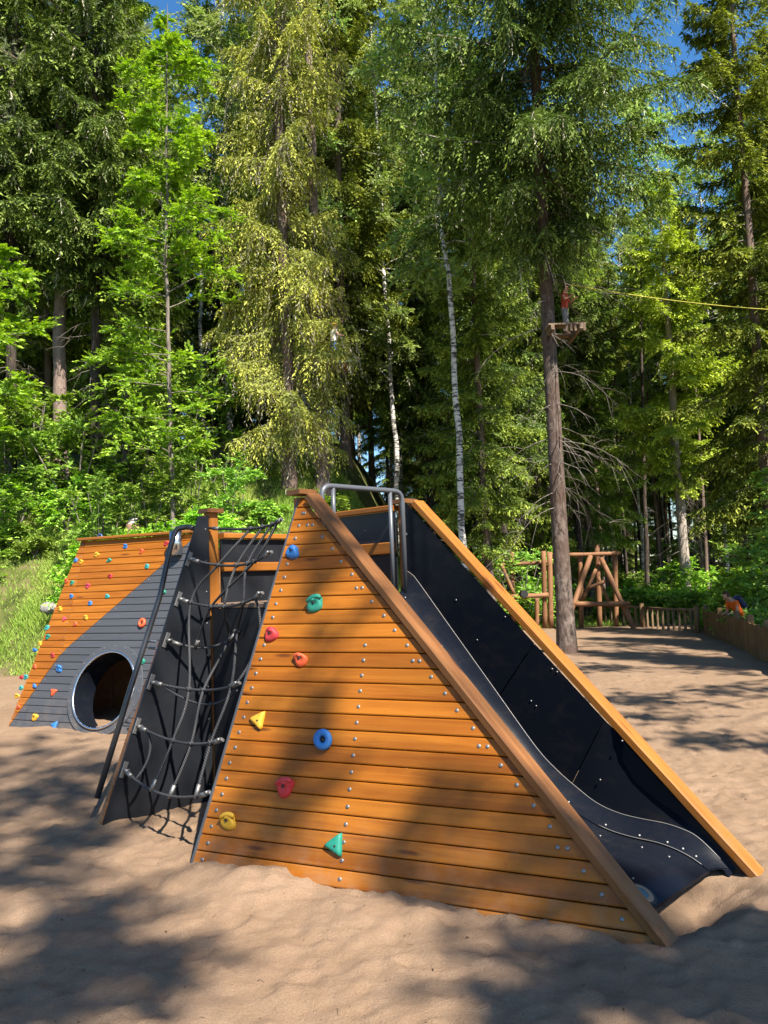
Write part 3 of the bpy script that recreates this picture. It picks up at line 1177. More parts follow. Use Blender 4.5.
# ------------------------------------------------------------------ tunnel wall further back
C0 = to_local(on_z(8, 727))
tun = thing('tunnel_climber', 'leaning climber of orange and charcoal boards with round tunnel opening and colourful holds', 'climbing frame',
            tuple(LW(C0[0], C0[1], 0)), -math.pi / 4)
TB = math.hypot(N_A[0], N_A[1])
BACK = np.array([-N_A[0], -N_A[1], 0]) / TB
TANL = N_A[2] / TB


def CU_(u, z):
    return E1 * u + BACK * (z * TANL) + np.array([0, 0, z])


ZC = 2.25
UR = 2.30


def u_left(z):
    return 0.15 * z


def u_diag(z):
    return 0.6236 * z if z < 0.866 else 0.54 + (z - 0.866) * 1.232


def u_crease(z):
    return 0.54 - 0.096 * (z - 0.866)


SLP = 1 / TB
UC, VC, RC = 1.38, 0.481, 0.445


def chord(z, sgn, r):
    v = z * SLP - VC
    q = r * r - v * v
    return UC + sgn * math.sqrt(q) if q > 0 else None


mw, md = MB(), MB()
rows_c = 27
for i in range(rows_c):
    z0, z1 = i * ZC / rows_c, (i + 1) * ZC / rows_c
    zm = (z0 + z1) / 2
    if zm < 0.866:
        plank(mw, lambda z: CU_(u_left(z), z), lambda z: CU_(max(u_diag(z) - 0.004, u_left(z) + 0.004), z), z0, z1, N_A)
    else:
        plank(mw, lambda z: CU_(u_left(z), z), lambda z: CU_(u_crease(z) - 0.003, z), z0, z1, N_A)
        plank(mw, lambda z: CU_(u_crease(z) + 0.003, z), lambda z: CU_(min(max(u_diag(z), u_crease(z) + 0.006), UR), z), z0, z1, N_A)
        pc_ = CU_(u_crease(zm) - 0.02, zm)
        mw.disc(pc_ + N_A * 0.001, N_A, 0.007, 0.004, 1)
    if u_diag(zm) < UR - 0.05:
        lo = lambda z: CU_(u_diag(z) + 0.006, z)
        hi = lambda z: CU_(UR, z)
        RH = RC + 0.03
        if chord(zm, -1, RH) is None or chord(z0 + .002, -1, RH) is None and chord(z1 - .002, -1, RH) is None:
            plank(md, lo, hi, z0, z1, N_A)
        else:
            def ce(z, s):
                q = chord(z, s, RH)
                return UC if q is None else q
            plank(md, lo, lambda z: CU_(ce(z, -1), z), z0, z1, N_A)
            plank(md, lambda z: CU_(ce(z, 1), z), hi, z0, z1, N_A)
        if i % 2 == 0:
            md.disc(CU_(u_diag(zm) + 0.05, zm) + N_A * 0.001, N_A, 0.007, 0.004, 1)
mw.build('plank_panel', [M_WOOD, M_BOLT], tun)
md.build('plank_panel', [M_DARKPLANK, M_BOLT], tun, 'charcoal painted triangular board panel')
# opening: flange, bright rim, short tube
CC = CU_(UC, VC / SLP)


def ring(mb, r0, r1, h0, h1, mi, seg=48, smooth=False):
    V, Fs = [], []
    for (r, h) in ((r0, h0), (r1, h1)):
        for j in range(seg):
            a = 2 * math.pi * j / seg
            V.append(CC + E1 * r * math.cos(a) + E2 * r * math.sin(a) + N_A * h)
    for j in range(seg):
        j2 = (j + 1) % seg
        Fs.append((j, j2, seg + j2, seg + j)[::-1])
    mb.add(V, Fs, mi, smooth)


mb = MB()
ring(mb, RC - 0.01, RC + 0.095, 0.016, 0.016, 0)
ring(mb, RC + 0.095, RC + 0.10, 0.016, 0.0, 0)
for j in range(20):
    a = 2 * math.pi * j / 20
    mb.disc(CC + E1 * (RC + 0.07) * math.cos(a) + E2 * (RC + 0.07) * math.sin(a) + N_A * 0.016, N_A, 0.007, 0.004, 1)
tn = mb.build('tunnel_flange', [M_DARKPLANK, M_BOLT], tun)
mb = MB()
mb.tube([CC + E1 * RC * math.cos(a) + E2 * RC * math.sin(a) + N_A * 0.026 for a in np.linspace(0, 2 * math.pi, 49)], 0.014, 10, cap=False)
mb.build('rim', M_STEEL, tn)
mb = MB()
ring(mb, RC, RC, -0.30, 0.018, 0, smooth=True)
mb.build('tunnel_tube', M_SLIDE, tn)
mb = MB()
mb.beam(CU_(u_left(ZC) - 0.02, ZC) + N_A * 0.005 + np.array((0, 0, 0.018)), CU_(UR, ZC) + N_A * 0.005 + np.array((0, 0, 0.018)), BACK, 0.11, 0.034, 0.006)
mb.build('top_rail', M_WOOD_IN, tun)
# back boards with light between them
mb = MB()
for i in range(16):
    z0, z1 = 0.02 + i * 0.125, 0.02 + i * 0.125 + 0.098
    plank(mb, lambda z: E1 * 0.25 + BACK * (2.0 - z * 0.32) + np.array([0, 0, z]), lambda z: E1 * 3.0 + BACK * (2.0 - z * 0.32) + np.array([0, 0, z]), z0, z1, -BACK, 0.03)
mb.build('back_panel', M_WOOD, tun)
mb = MB()
for i in range(4):
    yb_ = 0.86 + i * 0.115
    mb.beam(E1 * 0.3 + BACK * (yb_ + .05) + np.array([0, 0, ZC - .02]), E1 * 2.6 + BACK * (yb_ + .05) + np.array([0, 0, ZC - .02]), BACK, 0.105, 0.03, 0.004)
mb.build('sun_block_boards', M_DECK, tun)  # unseen roof boards, added to keep the sun out of the tunnel
mb = MB()
mb.slab([CU_(0.03, 0) + BACK * .04, CU_(u_left(ZC) + .03, ZC) + BACK * .04, E1 * 0.3 + BACK * 2.0], -E1, 0.03)
mb.slab([CU_(UR - .03, 0) + BACK * .04, CU_(UR - .03, ZC) + BACK * .04, E1 * (UR + .3) + BACK * 1.9 + np.array([0, 0, ZC * .6]), E1 * (UR + .3) + BACK * 2.0], E1, 0.03)  # unseen right side, added to darken the inside of the tunnel
mb.build('side_panel', M_RAIL, tun)
for px in (100, 180):
    c = hit(px, 533, N_A, N_A @ C0) - C0
    c = np.array([c[0], c[1], ZC + 0.03])
    mb = MB()
    mb.tube([c + E1 * 0.035 * math.cos(a) + np.array([0, 0, 0.045 * math.sin(a)]) for a in np.linspace(-0.2, math.pi + 0.2, 12)], 0.012, 8)
    mb.build('lifting_eye', plastic('navy_cap', (0.02, 0.05, 0.16), 0.4), tun)
c = hit(181, 545, N_A, N_A @ C0) - C0
mb = MB()
mb.tube([c + N_A * 0.1 + np.array((0, 0, -0.16)), c + N_A * 0.1 + np.array((0, 0, 0.13))], 0.075, 20)
mb.build('steel_tube', M_STEEL, tun)
CH = [('blue', 482, 180), ('orange', 545, 198), ('green', 420, 233), ('yellow', 372, 212), ('teal', 565, 256), ('red', 425, 293), ('pink', 338, 332), ('teal', 413, 371),
      ('blue', 347, 398), ('yellow', 330, 453), ('orange', 290, 478), ('red', 640, 168), ('orange', 548, 473), ('green', 624, 352), ('green', 545, 620), ('blue', 228, 650),
      ('orange', 206, 737), ('yellow', 135, 835), ('blue', 210, 865), ('blue', 292, 233), ('yellow', 312, 238), ('orange', 256, 313), ('green', 278, 318), ('blue', 275, 370),
      ('yellow', 232, 420), ('pink', 248, 457), ('teal', 182, 492), ('green', 185, 527), ('yellow', 154, 552), ('blue', 134, 577), ('red', 203, 598), ('orange', 135, 640),
      ('red', 84, 682), ('teal', 100, 682), ('teal', 82, 722), ('blue', 133, 715), ('yellow', 66, 755), ('orange', 72, 795)]
for i, (col, zx, zy) in enumerate(CH):
    c = hit(zx / 3.84, 500 + zy / 3.84, N_A, N_A @ C0) - C0
    mb = MB()
    kind = 'ring' if i in (12,) else ('tri' if i in (15 + 1, 18, 25) else ('lip' if i % 3 == 0 else 'blob'))
    big = 0.052 if i >= 12 and i < 19 else 0.036
    hold_mesh(mb, c, kind, big, N_A, E1, E2, rng.uniform(-.5, .5), 100 + i)
    mb.build('climbing_hold', [M_HOLD[col], M_BLACK], tun, col + ' climbing hold')
tun['kind'] = 'thing'
pyr['kind'] = 'thing'

# ------------------------------------------------------------------ vegetation generators


def rand_dirs(r, n):
    v = r.normal(size=(n, 3))
    return v / np.linalg.norm(v, axis=1, keepdims=True)


def unit(v):
    return v / np.maximum(1e-9, np.linalg.norm(v, axis=-1, keepdims=True))


def leaf_quads(base, d, ll, ww, r, flat=0.0):
    """diamond leaves: base (n,3), direction (n,3), lengths and widths; returns verts (n*4,3)"""
    n = len(base)
    up = rand_dirs(r, n)
    up[:, 2] = up[:, 2] * (1 - flat) + flat * 2.0
    s = unit(np.cross(d, unit(up)))
    nn = np.cross(s, d)
    m = base + d * (ll * 0.45)[:, None]
    V = np.stack([base, m + s * (ww / 2)[:, None] + nn * (ww * 0.12)[:, None], base + d * ll[:, None],
                  m - s * (ww / 2)[:, None] + nn * (ww * 0.12)[:, None]], 1)
    return V.reshape(-1, 3)


def twig_leaves(base, d, L, droop, k, ll, ww, r, spread=0.8, flat=0.0, tone=None):
    """leaves in two rows along n drooping twigs"""
    n = len(base)
    t = (np.arange(k) + 0.5) / k
    t = t[None, :] + r.uniform(-0.4, 0.4, (n, k)) / k
    pos = base[:, None] + d[:, None] * (L[:, None] * t)[..., None]
    pos[..., 2] -= (droop * L)[:, None] * t ** 2
    tan = d[:, None] + np.zeros((n, k, 1))
    tan[..., 2] -= 2 * droop[:, None] * t
    tan = unit(tan)
    side = unit(np.cross(tan, np.array([0, 0, 1.0]) + 0.2 * r.normal(size=(n, k, 3))))
    sg = np.where(np.arange(k) % 2 == 0, 1.0, -1.0)[None, :] * r.uniform(0.4, 1.1, (n, k)) * spread
    ld = unit(tan + side * sg[..., None] + 0.25 * r.normal(size=(n, k, 3)))
    sc = np.clip(np.exp(r.normal(size=(n, k)) * 0.32), 0.4, 1.8) * (1.1 - 0.4 * t)
    V = leaf_quads(pos.reshape(-1, 3), ld.reshape(-1, 3), (sc * ll[:, None]).ravel(), (sc * ww[:, None]).ravel(), r, flat)
    tn = (tone if tone is not None else r.uniform(0, 1, n))[:, None] + r.uniform(-0.15, 0.15, (n, k))
    tip = np.clip((t - 0.55) * 2.2, 0, 1)
    return V, np.repeat(np.clip(tn, 0, 1).ravel(), 4), np.repeat(tip.ravel(), 4)


def tubes_np(pts, rad, seg=4):
    """pts (n,m,3), rad (n,m): n thin tubes in one go"""
    n, m, _ = pts.shape
    tan = np.gradient(pts, axis=1)
    tan = unit(tan)
    ref = np.where(np.abs(tan[..., 2:3]) > 0.85, np.array([1.0, 0, 0]), np.array([0, 0, 1.0]))
    a = unit(np.cross(tan, ref))
    b = np.cross(tan, a)
    ang = np.arange(seg) * 2 * math.pi / seg
    V = pts[:, :, None] + rad[:, :, None, None] * (a[:, :, None] * np.cos(ang)[None, None, :, None] + b[:, :, None] * np.sin(ang)[None, None, :, None])
    idx = np.arange(n * m * seg).reshape(n, m, seg)
    nx = np.roll(idx, -1, 2)
    Fq = np.stack([idx[:, :-1], nx[:, :-1], nx[:, 1:], idx[:, 1:]], -1).reshape(-1, 4)
    return V.reshape(-1, 3), Fq


def quick(name, parts, mats, attrs=True):
    """parts: list of (V, faces or None, tone, tip, material)"""
    Vs, Fs, T, P, MI = [], [], [], [], []
    b = 0
    for (V, Fq, tn, tp, mi) in parts:
        if Fq is None:
            Fq = np.arange(len(V)).reshape(-1, 4)
        Vs.append(V)
        Fs.append(Fq + b)
        T.append(np.zeros(len(V)) if tn is None else tn)
        P.append(np.zeros(len(V)) if tp is None else tp)
        MI.append(np.full(len(Fq), mi))
        b += len(V)
    V = np.concatenate(Vs)
    Fq = np.concatenate(Fs)
    me = bpy.data.meshes.new(name)
    n, m = len(V), len(Fq)
    me.vertices.add(n)
    me.vertices.foreach_set('co', np.ascontiguousarray(V, np.float32).ravel())
    me.loops.add(m * 4)
    me.loops.foreach_set('vertex_index', Fq.astype(np.int32).ravel())
    me.polygons.add(m)
    me.polygons.foreach_set('loop_start', np.arange(0, m * 4, 4, dtype=np.int32))
    me.polygons.foreach_set('loop_total', np.full(m, 4, np.int32))
    me.polygons.foreach_set('material_index', np.concatenate(MI).astype(np.int32))
    for q in mats:
        me.materials.append(q)
    for key, val in (('tone', T), ('tip', P)):
        a = me.attributes.new(key, 'FLOAT', 'POINT')
        a.data.foreach_set('value', np.concatenate(val).astype(np.float32))
    me.update(calc_edges=True)
    return me


def trunk_parts(r, H, r0, lean=0.0, seg=14, wob=0.02, flare=0.35, r_top=0.015):
    n = 26
    t = np.linspace(0, 1, n) ** 1.15
    z = -0.4 + t * (H + 0.4)
    w = np.cumsum(r.normal(size=(n, 2)), 0) * wob * H / 24
    w -= w[0]
    x = w[:, 0] + lean * z
    y = w[:, 1]
    rad = r0 * (1 - t) ** 0.8 + r_top
    rad *= 1 + flare * np.exp(-np.maximum(z, 0) / 0.35)
    pts = np.stack([x, y, z], -1)[None]
    V, Fq = tubes_np(pts, rad[None], seg)
    return (V, Fq), pts[0]


def on_trunk(pts, z):
    return np.stack([np.interp(z, pts[:, 2], pts[:, 0]), np.interp(z, pts[:, 2], pts[:, 1]), z], -1)


def spruce(seed, H, cb, R, r0, leaf, barkm, weep=0.4, dens=1.0, dry=0.0, dead=24, lean=0.0, ll=0.085, shape=0.75, lowcut=0.25, wob=0.02, lowspan=0.12, kk=10):
    r = np.random.default_rng(seed)
    (TV, TF), tp = trunk_parts(r, H, r0, lean, wob=wob)
    zs = np.arange(cb, H - 0.15, 0.30 / dens)
    nbr = r.integers(3, 6, len(zs))
    z = np.repeat(zs, nbr) + r.uniform(-0.12, 0.12, nbr.sum())
    nb = len(z)
    fr = np.clip((z - cb) / (H - cb), 0, 1)
    L = R * (1 - fr) ** shape * r.uniform(0.5, 1.1, nb) * (lowcut + (1 - lowcut) * np.clip(fr / lowspan, 0, 1) ** 1.6) + 0.12
    az = r.uniform(0, 2 * math.pi, nb)
    hd = np.stack([np.cos(az), np.sin(az), np.zeros(nb)], -1)
    e0 = -0.18 + 0.75 * fr + r.uniform(-0.12, 0.12, nb)
    sag = (0.60 - 0.25 * fr) * r.uniform(0.6, 1.3, nb)
    tipc = 0.38 * r.uniform(0.5, 1.3, nb)
    m = 9
    x = np.linspace(0, 1, m)
    pts = on_trunk(tp, z)[:, None] + hd[:, None] * (L[:, None] * x)[..., None]
    pts[..., 2] += L[:, None] * (e0[:, None] * x - sag[:, None] * x ** 2 + tipc[:, None] * x ** 3)
    rad = (0.006 + 0.010 * L)[:, None] * (1 - 0.85 * x)
    BV, BF = tubes_np(pts, rad, 3)
    parts = []
    # twigs
    cnt = np.maximum(3, (L / 0.065).astype(int))
    bi = np.repeat(np.arange(nb), cnt)
    xx = np.concatenate([np.linspace(0.12, 1.0, c) for c in cnt]) + r.uniform(-0.03, 0.03, len(bi))
    xx = np.clip(xx, 0.08, 1)
    base = on = pts[bi, 0] + hd[bi] * (L[bi] * xx)[:, None]
    base[:, 2] += L[bi] * (e0[bi] * xx - sag[bi] * xx ** 2 + tipc[bi] * xx ** 3)
    slope = e0[bi] - 2 * sag[bi] * xx + 3 * tipc[bi] * xx ** 2
    tan = unit(hd[bi] + np.stack([np.zeros(len(bi)), np.zeros(len(bi)), slope], -1))
    lat = unit(np.cross(tan, np.array([0, 0, 1.0])))
    btone = r.uniform(0, 1, nb)[bi]
    for sgn in (-1, 1):
        d = unit(lat * sgn * 0.9 + tan * 0.75 + 0.18 * r.normal(size=tan.shape))
        tl = (0.42 * L[bi] * (1 - xx) ** 0.8 * np.clip(xx * 4, 0.3, 1) + 0.16) * r.uniform(0.55, 1.15, len(bi))
        tl = np.minimum(tl, 0.85)
        V, tn, tpp = twig_leaves(base, d, tl, 0.35 + weep * r.uniform(0.3, 0.9, len(bi)), kk, ll * 1.25 * (0.75 + tl * 0.7), ll * 0.40 * (0.9 + tl * .4), r, flat=0.5, tone=btone)
        parts.append((V, None, tn, tpp, 1))
    # hanging combs
    if weep > 0:
        keep = r.uniform(0, 1, len(bi)) < (0.35 + 0.6 * weep)
        b2 = base[keep]
        d = unit(np.array([0, 0, -1.0]) + 0.22 * r.normal(size=b2.shape) + 0.15 * tan[keep])
        tl = weep * r.uniform(0.15, 0.95, len(b2)) + 0.08
        V, tn, tpp = twig_leaves(b2, d, tl, np.zeros(len(b2)), kk + 3, ll * (0.7 + tl * 0.5), ll * 0.19 * np.ones(len(b2)), r, spread=0.45, tone=btone[keep])
        isd = np.repeat(np.repeat(r.uniform(0, 1, len(b2)) < dry, kk + 3), 4)
        q = isd.reshape(-1, 4)[:, 0]
        V4 = V.reshape(-1, 4, 3)
        tn4, tp4 = tn.reshape(-1, 4), tpp.reshape(-1, 4)
        parts.append((V4[~q].reshape(-1, 3), None, tn4[~q].ravel(), tp4[~q].ravel() * 0.6, 1))
        if q.any():
            parts.append((V4[q].reshape(-1, 3), None, tn4[q].ravel(), tp4[q].ravel(), 2))
    # leader
    top = on_trunk(tp, np.array([H - 0.05]))
    crown = quick('crown', [(BV, BF, None, None, 0)] + parts, [M_TWIG, leaf, L_DRY])
    # bare dead branches under the crown
    tparts = [(TV, TF, None, None, 0)]
    if dead:
        zd = r.uniform(max(0.8, cb * 0.35), cb + 1.5, dead)
        az = r.uniform(0, 2 * math.pi, dead)
        Ld = R * r.uniform(0.15, 0.55, dead)
        hd = np.stack([np.cos(az), np.sin(az), np.zeros(dead)], -1)
        x = np.linspace(0, 1, 7)
        pts = on_trunk(tp, zd)[:, None] + hd[:, None] * (Ld[:, None] * x)[..., None]
        pts[..., 2] += Ld[:, None] * (-0.05 * x - 0.55 * x ** 2)
        pts += 0.03 * r.normal(size=pts.shape) * x[None, :, None]
        V, Fq = tubes_np(pts, (0.012 * np.ones(dead))[:, None] * (1.05 - x), 3)
        tparts.append((V, Fq, None, None, 1))
        # side twigs of the dead branches
        for _ in range(3):
            k = r.integers(2, 6, dead)
            b = pts[np.arange(dead), k]
            d = unit(hd + rand_dirs(r, dead) * 0.9 + np.array([0, 0, -0.4]))
            l2 = Ld * r.uniform(0.2, 0.5, dead)
            p2 = b[:, None] + d[:, None] * (l2[:, None] * np.linspace(0, 1, 4))[..., None]
            p2[..., 2] -= (l2[:, None] * 0.3) * np.linspace(0, 1, 4) ** 2
            V, Fq = tubes_np(p2, np.full((dead, 4), 0.006) * np.linspace(1, 0.3, 4), 3)
            tparts.append((V, Fq, None, None, 1))
    trunk = quick('trunk', tparts, [barkm, M_TWIG])
    trunk.polygons.foreach_set('use_smooth', np.ones(len(trunk.polygons), bool))
    return trunk, crown


def leafy(seed, H, cb, R, r0, leaf, barkm, limbs=34, elev=(0.3, 0.9), twigs=16, k=10, ll=0.085, wr=0.62, flat=0.35, droop=0.25, shape=0.5, lean=0.0, stems=1, toplow=0.35):
    """broad-leaved tree or shrub"""
    r = np.random.default_rng(seed)
    tparts, lp = [], []
    for s in range(stems):
        a = r.uniform(0, 6.28)
        ln = lean if stems == 1 else r.uniform(0.15, 0.5)
        (V, Fq), tp = trunk_parts(r, H * r.uniform(0.75, 1.0) if stems > 1 else H, r0, ln, 10 if stems == 1 else 6, 0.05, 0.2 if stems == 1 else 0.0, 0.006)
        if stems > 1:
            c, q = math.cos(a), math.sin(a)
            Rm = np.array([[c, -q, 0], [q, c, 0], [0, 0, 1]])
            V = V @ Rm.T
            tp = tp @ Rm.T
        tparts.append((V, Fq, None, None, 0))
        n = max(4, limbs // stems)
        z = cb + (H * 0.97 - cb) * r.uniform(0, 1, n) ** 0.9
        z = np.minimum(z, tp[-1, 2])
        f = (z - cb) / (H - cb)
        prof = np.sin(np.clip(toplow + f * (1 - toplow), 0, 1) * math.pi) ** shape
        L = R * (0.25 + 0.75 * prof) * r.uniform(0.5, 1.1, n)
        az = r.uniform(0, 2 * math.pi, n)
        el = r.uniform(*elev, n)
        hd = np.stack([np.cos(az) * np.cos(el), np.sin(az) * np.cos(el), np.sin(el)], -1)
        x = np.linspace(0, 1, 7)
        pts = on_trunk(tp, z)[:, None] + hd[:, None] * (L[:, None] * x)[..., None]
        pts[..., 2] -= droop * L[:, None] * x ** 2.2
        pts += 0.05 * L[:, None, None] * r.normal(size=pts.shape) * x[None, :, None]
        V, Fq = tubes_np(pts, (r0 * 0.28 * np.clip(L / R, 0.3, 1))[:, None] * (1.08 - x), 4)
        lp.append((V, Fq, None, None, 0))
        bi = np.repeat(np.arange(n), twigs)
        xx = r.uniform(0.15, 1.0, len(bi)) ** 0.75
        k0 = np.minimum((xx * 6).astype(int), 5)
        fx = xx * 6 - k0
        base = pts[bi, k0] * (1 - fx)[:, None] + pts[bi, k0 + 1] * fx[:, None]
        rd = rand_dirs(r, len(bi))
        rd[:, 2] *= 1 - flat
        d = unit(rd + hd[bi] * 0.7)
        tl = L[bi] * 0.42 * (1.15 - xx * 0.7) * r.uniform(0.5, 1.2, len(bi)) + 0.12
        tw = base[:, None] + d[:, None] * (tl[:, None] * np.linspace(0, 1, 3))[..., None]
        tw[..., 2] -= (droop * 0.6 * tl)[:, None] * np.linspace(0, 1, 3) ** 2
        V, Fq = tubes_np(tw, np.full((len(bi), 3), max(0.003, r0 * 0.035)) * np.array([1, .7, .3]), 3)
        lp.append((V, Fq, None, None, 0))
        V, tn, tpp = twig_leaves(base, d, tl, np.full(len(bi), droop * 0.6), k, np.full(len(bi), ll), np.full(len(bi), ll * wr), r, 1.0, flat, tone=r.uniform(0, 1, n)[bi])
        lp.append((V, None, tn, tpp, 1))
    crown = quick('crown', lp, [barkm, leaf])
    trunk = quick('trunk', tparts, [barkm])
    trunk.polygons.foreach_set('use_smooth', np.ones(len(trunk.polygons), bool))
    return trunk, crown


def pine(seed, H, cb, R, r0):
    r = np.random.default_rng(seed)
    (TV, TF), tp = trunk_parts(r, H, r0, 0.0)
    n = 46
    z = cb + (H - cb) * np.linspace(0, 1, n) + r.uniform(-0.3, 0.3, n)
    z = np.clip(z, cb, H - .1)
    f = (z - cb) / (H - cb)
    L = R * np.sin(np.clip(0.25 + f * 0.72, 0, 1) * math.pi) ** 0.7 * r.uniform(0.55, 1.1, n) + 0.3
    az = r.uniform(0, 6.283, n)
    el = r.uniform(-0.1, 0.5, n)
    hd = np.stack([np.cos(az) * np.cos(el), np.sin(az) * np.cos(el), np.sin(el)], -1)
    x = np.linspace(0, 1, 7)
    pts = on_trunk(tp, z)[:, None] + hd[:, None] * (L[:, None] * x)[..., None]
    pts += 0.06 * L[:, None, None] * r.normal(size=pts.shape) * x[None, :, None]
    BV, BF = tubes_np(pts, (0.012 + 0.014 * L)[:, None] * (1.05 - x), 4)
    tw = 26
    bi = np.repeat(np.arange(n), tw)
    xx = r.uniform(0.3, 1.0, len(bi))
    k0 = np.minimum((xx * 6).astype(int), 5)
    base = pts[bi, k0] * (1 - (xx * 6 - k0))[:, None] + pts[bi, k0 + 1] * (xx * 6 - k0)[:, None]
    d = unit(rand_dirs(r, len(bi)) + hd[bi] * 0.6 + np.array([0, 0, 0.45]))
    tl = r.uniform(0.25, 0.7, len(bi))
    V, tn, tpp = twig_leaves(base, d, tl, np.zeros(len(bi)), 30, np.full(len(bi), 0.13), np.full(len(bi), 0.016), r, 1.0, tone=r.uniform(0, 1, n)[bi])
    crown = quick('crown', [(BV, BF, None, None, 0), (V, None, tn, tpp, 1)], [M_BARK_PINE, L_PINE])
    trunk = quick('trunk', [(TV, TF, None, None, 0)], [M_BARK_PINE])
    trunk.polygons.foreach_set('use_smooth', np.ones(len(trunk.polygons), bool))
    return trunk, crown


def plant(name, meshes, x, y, label, cat, rz=0.0, sc=1.0, group=None, dz=0.0, szz=None):
    t = thing(name, label, cat, (x, y, float(gz(x, y)) + dz), rz, group)
    t.scale = (sc, sc, szz or sc)
    link('trunk' if cat == 'tree' else 'stem', meshes[0], t)
    link('crown' if cat == 'tree' else 'foliage', meshes[1], t)
    return t


def gx(px, Y):
    """world x of the photo column px at depth Y (eye level)"""
    p = on_y(px, 512 + F_PX * math.tan(PITCH) - (px - 384) * ROLL, Y)
    return p[0]


# ------------------------------------------------------------------ the trees one can tell apart
rt = random.Random(5)
spr_a = spruce(11, 22, 2.0, 2.9, 0.15, L_SPRUCE, M_BARK, 0.45, 0.75, 0.0, 26, ll=0.105, shape=0.6)
spr_b = spruce(12, 22, 5.5, 2.5, 0.14, L_DARK, M_BARK_DARK, 0.7, 0.85, 0.12, 40, ll=0.105, shape=0.6)
spr_c = spruce(13, 14, 0.5, 2.4, 0.10, L_SPRUCE, M_BARK, 0.3, 0.8, 0.0, 0, ll=0.105, shape=0.65)
spr_w = spruce(14, 25, 1.6, 2.05, 0.17, L_WEEP, M_BARK, 1.6, 0.92, 0.55, 26, lowcut=0.7, shape=0.45, ll=0.078, kk=13)
spr_big = spruce(15, 25, 8.3, 3.8, 0.165, L_DARK, M_BARK_BIG, 1.1, 1.15, 0.10, 60, lean=0.002, shape=0.35, lowcut=0.22, lowspan=0.16, kk=13, ll=0.075, wob=0.005)
spr_y = spruce(16, 15.5, 4.3, 2.6, 0.17, L_YELL, M_BARK_PALE, 0.35, 0.85, 0.06, 60, ll=0.10)
pine_a = pine(21, 24, 9.0, 3.0, 0.2)
pine_b = pine(22, 24, 15.0, 1.8, 0.17)
bir_a = leafy(31, 23, 6.0, 2.6, 0.10, L_BIRCH, M_BIRCH, 80, (0.2, 0.9), 30, 13, 0.105, 0.62, 0.1, 0.55, 0.4)
bir_b = leafy(32, 20, 9.0, 2.3, 0.09, L_BIRCH, M_BIRCH, 56, (0.3, 1.0), 28, 13, 0.105, 0.62, 0.1, 0.6, 0.4)
map_a = leafy(33, 13.5, 1.8, 1.8, 0.06, L_MAPLE, M_TWIG, 90, (0.05, 0.7), 26, 14, 0.095, 0.6, 0.45, 0.25, 0.5)
map_z = leafy(36, 7.4, 2.9, 1.6, 0.05, L_MAPLE, M_TWIG, 44, (0.05, 0.6), 20, 12, 0.10, 0.6, 0.5, 0.25, 0.5)
map_y = leafy(34, 5.2, 0.7, 1.5, 0.035, L_SHRUB, M_TWIG, 34, (0.0, 0.5), 14, 10, 0.115, 0.6, 0.75, 0.25, 0.5)
shr_a = leafy(41, 2.0, 0.15, 1.1, 0.02, L_SHRUB, M_TWIG, 40, (0.1, 1.0), 12, 10, 0.085, 0.6, 0.5, 0.3, 0.5, 0, 6)
shr_b = leafy(42, 1.3, 0.1, 0.9, 0.014, L_MAPLE, M_TWIG, 36, (0.1, 0.9), 12, 10, 0.08, 0.6, 0.5, 0.3, 0.5, 0, 6)
shr_c = leafy(43, 0.7, 0.03, 0.8, 0.010, L_SHRUB, M_TWIG, 34, (0.1, 0.8), 12, 9, 0.10, 0.5, 0.6, 0.4, 0.5, 0, 6)

G = 'trees of the forest edge behind the playground'
bx, by = on_z(567, 653)[:2]
plant('spruce_tree', spr_big, bx, by, 'tall dark spruce with flaky bare lower trunk rising from the sand beside the slide', 'tree', 0.6)
plant('spruce_tree', spr_w, gx(291, 20), 20, 'pale weeping spruce with dry hanging twigs directly behind the pyramid', 'tree', 1.0)
plant('pine_tree', pine_a, gx(62, 22), 22, 'pine with reddish upper trunk and grey green needle tufts', 'tree', 0.4, 0.95)
plant('maple_tree', map_a, gx(172, 18.5), 18.5, 'young bright green broad-leaved tree left of the weeping spruce', 'tree', 0.3)
plant('spruce_tree', spr_b, gx(10, 21.5), 21.5, 'dense dark spruce at the left edge of the wood', 'tree', 2.0, 1.0)
plant('birch_tree', bir_a, gx(404, 27), 27, 'slim birch with light crown between the weeping spruce and the dark spruce', 'tree', 0.5)
plant('birch_tree', bir_b, gx(463, 19.2), 19.2, 'birch with clean white trunk just left of the big bare-trunked spruce', 'tree', 1.4)
plant('spruce_tree', spr_a, gx(490, 21.5), 21.5, 'shady spruce with low boughs behind the white birch trunk', 'tree', 4.0, 0.72, dz=1.0)
plant('spruce_tree', spr_y, gx(684, 26), 26, 'yellow green spruce with pale bare lower trunk behind the far fence', 'tree', 0.3)
plant('pine_tree', pine_b, gx(325, 20.6), 20.6, 'pink barked pine carrying the ropes course platform', 'tree', 2.6, 0.95)
plant('spruce_tree', spr_a, gx(770, 21), 21, 'grey green spruce at the right edge beyond the plank fence', 'tree', 1.0, 1.0)
plant('spruce_tree', spr_b, gx(97, 21.5), 21.5, 'spruce with pale bare lower trunk lit above the bank shrubs', 'tree', 3.0, 1.0)
plant('spruce_tree', spr_c, gx(128, 24), 24, 'conical spruce growing behind the bright green young tree', 'tree', 5.0, 1.1)
plant('spruce_tree', spr_a, gx(590, 29), 29, 'full green spruce just right of the big bare trunk', 'tree', 1.2, 0.8)
plant('spruce_tree', spr_a, gx(545, 27), 27, 'mid green spruce rising behind the log frame', 'tree', 3.2, 0.78)
plant('birch_tree', bir_a, gx(668, 36), 36, 'tall airy birch against the sky behind the yellow green spruce', 'tree', 2.2, 1.08)
